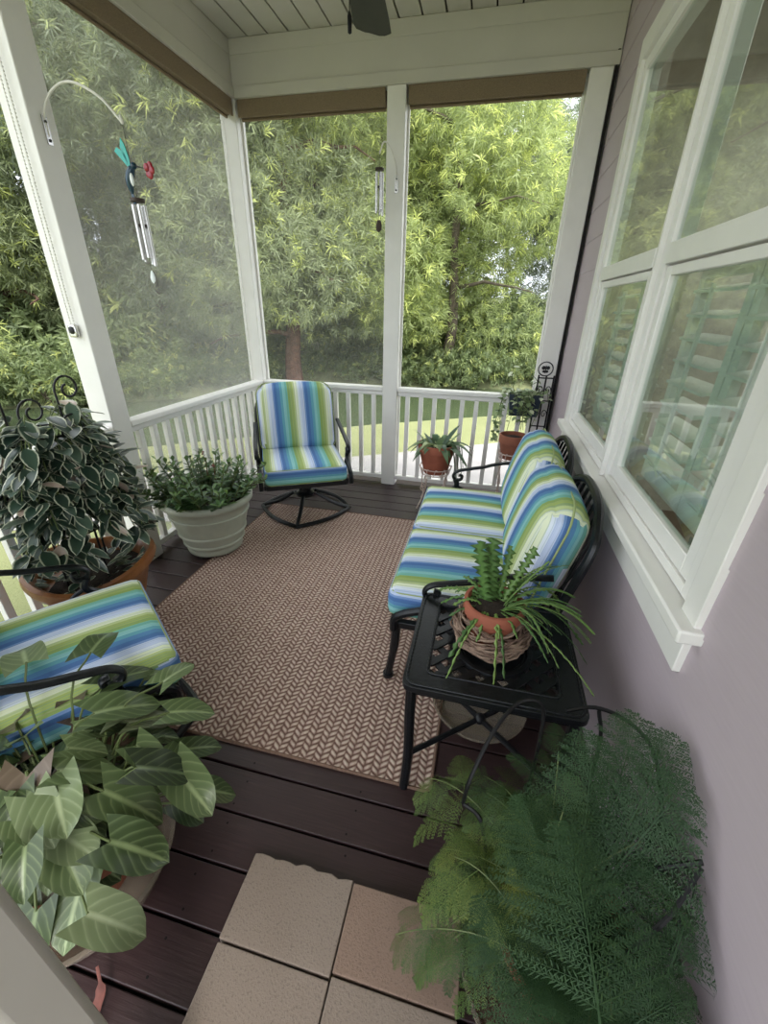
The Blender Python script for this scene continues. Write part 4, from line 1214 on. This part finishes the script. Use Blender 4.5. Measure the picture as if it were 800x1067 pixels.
# ---- wicker basket and fishbone cactus
def basket_and_cactus():
    g = random.Random(44); cx, cy, z = .112, 1.15, .528
    t = thing('wicker_basket', 'rough twig basket on the lattice side table', 'basket', (cx, cy, z))
    for mat, n, nm in (('twig', 34, 'twig_weave'), ('twigd', 26, 'dark_twig')):
        m = MB()
        for i in range(n):
            f = g.random(); zz = .008+.085*f; r = .092+.030*math.sin(PI*min(1, f*.9+.08))+g.uniform(-.007, .007); a0 = g.uniform(0, 6.28); sp = g.uniform(2.5, 5.5); P = []
            for k in range(26):
                a = a0+sp*k/25; P.append(((r+.006*math.sin(a*7+i))*math.cos(a), (r+.006*math.sin(a*7+i))*math.sin(a), max(.004, zz+.012*math.sin(a*3+i*1.7))))
            m.tube(P, g.uniform(.0022, .0045), 5)
        m.build(nm, mat, t)
    m = MB(); m.lathe([(.0001, .0), (.085, .0), (.09, .006), (.0001, .008)], 24); m.build('basket_base', 'twigd', t)
    p = thing('potted_cactus', 'fishbone cactus with zigzag stems in a terracotta pot inside the twig basket', 'potted plant', (cx, cy, z+.009))
    pot_mesh(.098, .15, .068, .028).build('pot', 'terracotta', p, smooth=.9)
    soil_mesh(.082, .128, g).build('soil', 'soil', p)
    V = []; F = []; T = []
    def zig(pts, w, side, ti):
        # flattened zigzag stem
        n = len(pts); b0 = len(V)
        for i, q in enumerate(pts):
            q = Vector(q); d = (Vector(pts[min(i+1, n-1)])-Vector(pts[max(i-1, 0)])).normalized(); s = d.cross(Vector(side))
            s = s.normalized() if s.length > .01 else Vector((1, 0, 0))
            nrm = s.cross(d).normalized(); e = 1 if i % 2 else .32; e *= (.5 if i in (0, n-1) else 1)
            off = (.18 if i % 4 < 2 else -.18)
            for k, (a, h) in enumerate(((-e+off, 0), (0, .16), (e+off, 0), (0, -.16))): V.append(q+s*(w*a)+nrm*(w*h)); T.append(min(1, max(0, ti+g.gauss(0, .06))))
        for i in range(n-1):
            for k in range(4):
                a = b0+i*4+k; b = b0+i*4+(k+1) % 4; F.append((a, b, b+4, a+4))
    def stem(az, el, L, droop, w, ti):
        P = []; n = max(8, int(L/.0095))
        for i in range(n+1):
            f = i/n; P.append((.03*math.cos(az)+L*(f*math.cos(el))*math.cos(az), .03*math.sin(az)+L*(f*math.cos(el))*math.sin(az), .125+L*(f*math.sin(el)-droop*f*f)))
        zig(P, w, (-math.sin(az)*.4, math.cos(az)*.4, 1) if el < R(60) else (math.cos(1.1), math.sin(1.1), 0), ti)
    for az, el, L, dr, w, ti in ((150, 76, .22, .0, .034, .45), (120, 82, .23, .02, .034, .4), (70, 72, .2, .02, .018, .55), (40, 62, .24, .1, .02, .6), (20, 58, .24, .15, .018, .7), (100, 80, .15, 0, .018, .4)):
        stem(R(az), R(el), L, dr, w, ti)
    for i in range(52):
        az = g.uniform(-.9, 1.0) if i < 28 else g.uniform(0, 6.28)
        L = g.uniform(.16, .36) if i < 28 else g.uniform(.12, .2); stem(az, R(g.uniform(15, 60)), L, g.uniform(.4, .9), g.uniform(.006, .013), g.uniform(.2, .9))
    stem(R(-3), R(40), .36, .72, .026, .7); stem(R(8), R(35), .30, .62, .024, .6); stem(R(22), R(40), .32, .6, .024, .6); stem(R(-85), R(30), .2, 1.2, .008, .9); stem(R(-120), R(25), .24, 1.0, .005, .8); stem(R(-110), R(30), .12, .9, .007, .7)
    np_mesh('cactus_stem', np.array([tuple(v) for v in V]), np.array(F), 'cactus', p, np.array(T), smooth=False)
basket_and_cactus()

# ---- wire stands along the back railing
def wire_stand(name, label, loc, h, r, mat, group):
    t = thing(name, label, 'plant stand', loc, 0, group)
    m = MB()
    for z, k in ((h, 1), (h+.05, 1.12)): m.tube([(r*k*math.cos(a*PI/12), r*k*math.sin(a*PI/12), z) for a in range(24)], .0045, 6, closed=True)
    for a in range(3): q = a*PI/3; m.tube([(r*math.cos(q), r*math.sin(q), h), (-r*math.cos(q), -r*math.sin(q), h)], .0035, 5)
    for a in range(12):
        q = a*PI/6; m.tube(smooth_path([(r*math.cos(q), r*math.sin(q), h), (r*1.16*math.cos(q+.13), r*1.16*math.sin(q+.13), h+.06), (r*1.12*math.cos(q+.26), r*1.12*math.sin(q+.26), h+.05)], 3), .003, 5)
    m.build('pot_ring', mat, t)
    for a in (45, 135, 225, 315):
        c, s = math.cos(R(a)), math.sin(R(a)); m = MB()
        m.tube(smooth_path([(r*1.1*c, r*1.1*s, h+.05), (r*1.15*c, r*1.15*s, h*.8), (r*1.0*c, r*1.0*s, h*.4), (r*1.5*c, r*1.5*s, .004)], 4), .005, 6)
        q = [(r*(1.05+.18*math.cos(k*.5))*c, r*(1.05+.18*math.cos(k*.5))*s, h*.62+.045*math.sin(k*.5)*(1-k/24)) for k in range(20)]
        m.tube(q, .003, 5); m.build('leg', mat, t)
    return t
wire_stand('plant_stand', 'white wire plant stand under the spiky strap leaved plant', (-.325, 3.30, 0), .30, .115, 'rust', 'white wire plant stands')
wire_stand('plant_stand', 'tall white wire plant stand in the corner behind the loveseat', (.255, 3.30, 0), .475, .085, 'rust', 'white wire plant stands')

def strap_plant():
    g = random.Random(51)
    t = thing('strap_leaf_plant', 'spiky strap leaved plant in a terracotta pot on the white wire stand', 'potted plant', (-.325, 3.30, .305))
    pot_mesh(.152, .245, .095, .045).build('pot', 'terracotta', t, smooth=.9); soil_mesh(.125, .215, g).build('soil', 'soil', t)
    L = []
    for i in range(30):
        a = g.uniform(0, 6.28); el = g.uniform(.2, 1.6)
        L.append((Vector((.05*math.cos(a), .05*math.sin(a), .21)), Vector((math.cos(a), math.sin(a), el)), (0, 0, 1), g.uniform(.16, .27), g.uniform(.04, .06), g.random()*.8))
    for a, el, ln, ti in ((-20, .9, .34, .25), (5, .8, .34, .3), (-40, .6, .33, .2), (185, .55, .24, .3), (170, .9, .22, .35), (60, 2.2, .27, .4), (40, 1.9, .25, .5), (110, 3, .26, .25)):
        a = R(a); L.append((Vector((.06*math.cos(a), .06*math.sin(a), .21)), Vector((math.cos(a), math.sin(a), el)), (0, 0, 1), ln, .055, ti))
    for i in range(9):
        a = g.uniform(4.0, 5.4); L.append((Vector((.04*math.cos(a), .04*math.sin(a), .22)), Vector((math.cos(a)*.6, math.sin(a)*.6, 1)), (0, 0, 1), g.uniform(.09, .15), .045, g.uniform(.85, 1)))
    leaves('foliage', L, strapo, 'strap', t, nu=10, nv=2, droop=.75, fold=.15, seed=9)
    L = []
    for i in range(6):
        a = g.uniform(0, 6.28); r = g.uniform(.01, .07)
        L.append((Vector((r*math.cos(a), r*math.sin(a), .21)), Vector((math.cos(a)*.6, math.sin(a)*.6, 1)), (math.cos(a), math.sin(a), .3), g.uniform(.18, .32), g.uniform(.05, .07), g.random()*.7))
    leaves('upright_leaf', L, strapo, 'strap', t, nu=8, nv=2, droop=.28, fold=.15, seed=19)
    # long hanging strands on the right side
    L = []
    for dx, dy, ln in ((.15, -.06, .28), (.13, -.1, .33), (.17, 0, .30), (.19, -.05, .22)):
        L.append((Vector((dx, dy, .26)), Vector((.18, -.05, -1)), (1, 0, .2), ln, .05, g.uniform(.1, .5)))
    leaves('hanging_leaf', L, strapo, 'strap', t, nu=8, nv=2, droop=.0, fold=.15, seed=10)
strap_plant()

def corner_pots():
    g = random.Random(61)
    t = thing('terracotta_pot', 'small weathered terracotta pot on the tall white wire stand behind the loveseat', 'pot', (.255, 3.30, .48))
    pot_mesh(.105, .19, .07, .045).build('pot_body', 'terradark', t, smooth=.9); soil_mesh(.088, .165, g).build('soil', 'soil', t)
    # black trellis rack leaning by the post, with a butterfly ring on top
    t = thing('trellis_rack', 'black metal trellis rack with a butterfly ring beside the house wall', 'trellis', (.44, 3.49, 0))
    m = MB()
    for x in (-.055, .0, .055): m.tube([(x, .03, 0), (x, 0, 1.09)], .0065, 6)
    for z in (.1, .3, .5, .7, .9, 1.07): m.tube([(-.055, .03*(1-z), z), (.055, .03*(1-z), z)], .005, 6)
    for z in (.2, .4, .6, .8, .98):
        for s in (-1, 1): m.tube([(s*(.027+.022*math.cos(k*.6)*(1-k/16)), .0, z+.035*math.sin(k*.6)*(1-k/16)) for k in range(13)], .0035, 5)
    m.build('lattice', 'blackwire', t)
    m = MB(); m.tube([(-.015+.052*math.cos(k*PI/12), 0, 1.135+.05*math.sin(k*PI/12)) for k in range(24)], .0045, 6, closed=True); m.build('ring', 'blackwire', t)
    m = MB()
    for s in (-1, 1):
        for (w, h, z) in ((.03, .028, 1.143), (.022, .02, 1.117)): m.ball((-.015+s*w*.5, 0, z), 1, 10, 6, (w*.5, .004, h*.5))
    m.tube([(-.015, -.002, 1.105), (-.015, -.002, 1.16)], .004, 6); m.build('butterfly', 'blackwire', t)
    # dark planter hooked over the rail
    t = thing('hanging_planter', 'dark blue hanging planter of trailing variegated ivy hooked on the back railing', 'planter', (.315, 3.545, .77))
    m = MB(); hx, hy = .125, .075
    v = [(-hx*.85, -hy*.8, 0), (hx*.85, -hy*.8, 0), (hx*.85, hy*.7, 0), (-hx*.85, hy*.7, 0), (-hx, -hy, .17), (hx, -hy, .17), (hx, hy*.8, .17), (-hx, hy*.8, .17),
         (-hx+.01, -hy+.01, .17), (hx-.01, -hy+.01, .17), (hx-.01, hy*.8-.01, .17), (-hx+.01, hy*.8-.01, .17), (-hx+.01, -hy+.01, .13), (hx-.01, -hy+.01, .13), (hx-.01, hy*.8-.01, .13), (-hx+.01, hy*.8-.01, .13)]
    f = [(3, 2, 1, 0), (0, 1, 5, 4), (1, 2, 6, 5), (2, 3, 7, 6), (3, 0, 4, 7), (4, 5, 9, 8), (5, 6, 10, 9), (6, 7, 11, 10), (7, 4, 8, 11), (8, 9, 13, 12), (9, 10, 14, 13), (10, 11, 15, 14), (11, 8, 12, 15), (12, 13, 14, 15)]
    m.add(v, f); m.build('planter_box', 'planterblue', t, bevel=.004)
    m = MB()
    for x in (-.07, .07): m.tube([(x, hy*.8+.001, .06), (x, hy*.8+.004, .135), (x, .08, .139), (x, .195, .139), (x, .197, .11)], .004, 6)
    m.build('rail_hook', 'blackwire', t)
    st = MB(); L = []
    def strand(pts, n):
        P = smooth_path(pts, 5); st.tube(P, .0022, 4)
        for k in range(n):
            f = k/n*(len(P)-1.01); j = int(f); p = P[j].lerp(P[j+1], f-j); a = g.uniform(0, 6.28)
            L.append((p, Vector((math.cos(a), math.sin(a), g.uniform(-.8, .5))), (0, -.3, 1), g.uniform(.035, .055), g.uniform(.028, .042), g.random()))
    for i in range(14):
        x = g.uniform(-.11, .11); strand([(x, 0, .15), (x+g.uniform(-.03, .03), -.07, .20), (x+g.uniform(-.05, .05), -.11, .12), (x+g.uniform(-.06, .06), -.12, g.uniform(-.12, .05))], 9)
    for i in range(5): strand([(-.1, 0, .15), (-.15, -.03, .2), (-.17+g.uniform(-.02, .02), -.05, .05), (-.19+g.uniform(-.03, .03), -.06, -.1), (-.2+g.uniform(-.03, .03), -.06, -.22)], 15)
    strand([(-.08, 0, .15), (-.12, -.02, .28), (-.125, -.02, .40)], 7); strand([(.09, 0, .15), (.14, -.05, .22), (.17, -.08, .12)], 8); strand([(.05, 0, .15), (.07, -.03, .26), (.03, -.04, .31)], 8)
    strand([(.0, -.05, .17), (.01, -.1, .2), (.02, -.12, .05), (.03, -.12, -.06)], 14)
    st.build('vine', 'stem', t); leaves('foliage', L, oval, 'ivy', t, nu=3, nv=2, droop=.1, seed=12)
corner_pots()

# ---- wind chimes and hooks
def hook(label, pts, plate, rz):
    t = thing('plant_hook', label, 'hook')
    m = MB(); m.tube(smooth_path(pts, 8), .0048, 8); m.build('arm', 'whitewire', t)
    m = MB(); m.obox(plate, (.006, .024, .10) if rz == 0 else (.024, .006, .10)); 
    m.build('mounting_plate', 'steel', t)
    m = MB()
    for dz in (-.035, .03): m.ball((plate[0]+(.004 if rz == 0 else 0), plate[1]-(.004 if rz else 0), plate[2]+dz), .006, 8, 5)
    m.build('screw', 'blackwire', t)
hook('white curved bracket hook high on the post with the bead chain', [(-1.995, 1.97, 2.18), (-1.99, 1.97, 2.25), (-1.945, 1.97, 2.31), (-1.87, 1.97, 2.345), (-1.79, 1.97, 2.34), (-1.69, 1.97, 2.29), (-1.625, 1.97, 2.225), (-1.607, 1.97, 2.205), (-1.612, 1.97, 2.23)], (-1.9965, 1.97, 2.20), 0)
hook('small white curved hook on the middle back post', [(-.79, 3.635, 2.33), (-.795, 3.62, 2.43), (-.83, 3.58, 2.52), (-.86, 3.53, 2.53), (-.875, 3.50, 2.48), (-.88, 3.49, 2.46), (-.878, 3.49, 2.475)], (-.79, 3.6365, 2.32), 90)

def chime(label, loc, caps, tubes, drop, bird):
    t = thing('wind_chime', label, 'wind chime', loc)     # loc = hanging point
    m = MB(); m.tube([(0, 0, -.004), (0, 0, -caps)], .0012, 4); m.tube([(0, 0, -caps), (0, 0, -drop)], .001, 4); m.build('cord', 'blackwire', t)
    rr = .030 if bird else .03
    m = MB(); m.lathe([(.0001, -caps-.008), (rr, -caps-.008), (rr, -caps+.004), (.0001, -caps+.006)], 20); m.build('top_disc', 'darkwood', t)
    for k in range(5):
        a = k*2*PI/5+.4; L = tubes*(1-.035*k); x, y = rr*.78*math.cos(a), rr*.78*math.sin(a)
        m = MB(); m.lathe([(.0065, -caps-.03-L), (.0078, -caps-.03-L), (.0078, -caps-.02), (.0065, -caps-.02)], 12, (x, y, 0)); m.tube([(x, y, -caps-.02), (x, y, -caps)], .0008, 4); m.build('tube', 'steel', t)
    m = MB(); m.lathe([(.0001, -caps-tubes*.45), (.017, -caps-tubes*.45), (.017, -caps-tubes*.45+.01), (.0001, -caps-tubes*.45+.01)], 14); m.build('striker', 'darkwood', t)
    if bird:
        # sail drop of frosted glass
        m = MB(); m.lathe([(.0001, -drop-.055), (.011, -drop-.045), (.014, -drop-.03), (.008, -drop-.01), (.002, -drop)], 14, sy=.35); m.build('sail', 'clearblob', t)
        z = 0
        b = MB(); P = smooth_path([(-.02, 0, z-.085), (-.025, 0, z-.05), (-.018, 0, z-.015), (.0, 0, z+.012), (.018, 0, z+.024)], 4)
        b.tube(P, [.003+.018*math.sin(PI*min(1, (i+.5)/len(P)))**.8 for i in range(len(P))], 12)
        b.ball((.016, 0, z+.026), .015); ob = b.build('bird_body', 'blue', t); ob.location = (0, 0, -.165); ob.scale = (.88, .88, .88)
        m = MB(); m.tube([(.028, 0, z+.026), (.075, 0, z+.012)], [.0035, .0012], 6); m.build('beak', 'blackwire', ob)
        m = MB(); m.ball((.001, -.012, z-.03), 1, 10, 6, (.010, .008, .028)); m.build('breast', 'clearblob', ob)
        for pts in (((-.005, z+.01), (-.075, z+.085), (-.06, z+.1), (-.04, z+.09), (-.02, z+.07)), ((-.003, z+.01), (-.04, z+.1), (-.028, z+.135), (-.014, z+.11), (.0, z+.05))):
            w = MB(); n = len(pts); v = [(x, dy, zz) for dy in (-.003, .003) for x, zz in pts]
            w.add(v, [tuple(range(n)), tuple(range(2*n-1, n-1, -1))]+[(i, (i+1) % n, (i+1) % n+n, i+n) for i in range(n)]); w.build('wing', 'teal', ob)
        w = MB(); v = [(x, dy, zz) for dy in (-.003, .003) for x, zz in ((-.018, z-.07), (-.03, z-.075), (-.026, z-.13), (-.012, z-.125))]
        w.add(v, [(0, 1, 2, 3), (7, 6, 5, 4)]+[(i, (i+1) % 4, (i+1) % 4+4, i+4) for i in range(4)]); w.build('tail', 'blue', ob)
        fl = MB()
        for k in range(5): a = k*1.256; fl.ball((.10+.014*math.cos(a), 0.004*math.sin(a*2), z+.005+.02*math.sin(a)), 1, 8, 5, (.016, .008, .018))
        fl = fl.build('flower', 'redglass', t); fl.location = (0, 0, -.165); fl.scale = (.88, .88, .88)
    else:
        m = MB(); m.lathe([(.0001, -drop-.075), (.02, -drop-.06), (.022, -drop-.03), (.012, -drop), (.0001, -drop+.002)], 14, sy=.4); m.build('sail', 'darkwood', t)
chime('wind chime with a teal glass hummingbird, red flower and silver tubes', (-1.607, 1.97, 2.205), .262, .225, .535, True)
chime('small silver wind chime hanging beside the middle back post', (-.88, 3.49, 2.462), .085, .235, .375, False)

# ---- bead chain with its tensioner on the left post
def bead_chain():
    t = thing('bead_chain', 'long white bead chain loop down the left porch post', 'chain')
    y = 1.888; n = 100
    for s in (-1, 1):
        m = MB(); m.tube([(-2.066+s*.011, y, 1.42), (-2.062+s*.012, y, 2.84)], .0016, 5)
        z = 1.43
        while z < 2.84: m.ball((-2.066+.004*(z-1.42)/1.42+s*.0115, y, z), .0042, 6, 4); z += .013
        m.build('strand', 'whitewire', t)
    m = MB(); m.obox((-2.066, 1.886, 1.395), (.05, .026, .065)); m.lathe([(.0001, -.016), (.02, -.016), (.02, .016), (.0001, .016)], 16, (0, 0, 0)); 
    o = MB().obox((-2.066, 1.886, 1.395), (.05, .024, .06)).build('tensioner', 'steel', t, bevel=.008)
    m = MB(); m.ball((-2.066, 1.872, 1.40), 1, 12, 7, (.018, .006, .018)); m.build('tension_wheel', 'blackwire', o)
bead_chain()

# ---- ceiling fan
def fan():
    cx, cy, z = -.65, 2.18, 2.75
    t = thing('ceiling_fan', 'dark ceiling fan with one blade showing at the top edge', 'ceiling fan', (cx, cy, ZC))
    dz = z-ZC
    MB().lathe([(.0001, -.001), (.075, -.001), (.07, -.04), (.03, -.06), (.0001, -.06)], 24).build('canopy', 'fan', t)
    MB().tube([(0, 0, -.05), (0, 0, dz+.12)], .013, 10).build('downrod', 'fan', t)
    MB().lathe([(.0001, dz+.13), (.05, dz+.13), (.11, dz+.09), (.125, dz+.04), (.12, dz), (.08, dz-.03), (.06, dz-.07), (.0001, dz-.085)], 32).build('motor', 'fan', t)
    for k in range(5):
        a = R(99+72*k); m = MB()
        ol = [(.17, -.055), (.3, -.075), (.52, -.09), (.62, -.093), (.655, -.06), (.668, -.03), (.664, .02), (.668, .045), (.655, .085), (.62, .094), (.5, .09), (.3, .075), (.17, .055)]
        n = len(ol); tl = math.tan(R(11))
        v = [(x, y, dz+.01+y*tl+h) for h in (-.004, .004) for x, y in ol]
        m.add(v, [tuple(range(n-1, -1, -1)), tuple(range(n, 2*n))]+[(i, (i+1) % n, (i+1) % n+n, i+n) for i in range(n)])
        o = m.build('blade', 'fan', t, bevel=.002); o.rotation_euler = (0, 0, a)
        m = MB(); m.bar((.1, 0, dz+.02), (.24, 0, dz+.02), .05, .008); o = m.build('blade_iron', 'fan', o)
    m = MB(); m.tube([(-.03, .02, dz-.05), (-.03, .02, dz-.20)], .0022, 5); m.lathe([(.0001, dz-.26), (.008, dz-.255), (.009, dz-.21), (.003, dz-.195), (.0001, dz-.195)], 10, (-.03, .02, 0)); m.build('pull_chain', 'blackwire', t)
fan()
# fill light added behind the glass to brighten the shutters and room
ld = bpy.data.lights.new('added_room_fill', 'AREA'); ld.energy = 17; ld.size = 1.6; ld.color = (1, .95, .88)
lo = bpy.data.objects.new('added_room_fill', ld); COL.objects.link(lo); lo.location = (2.2, 2.2, 2.9)
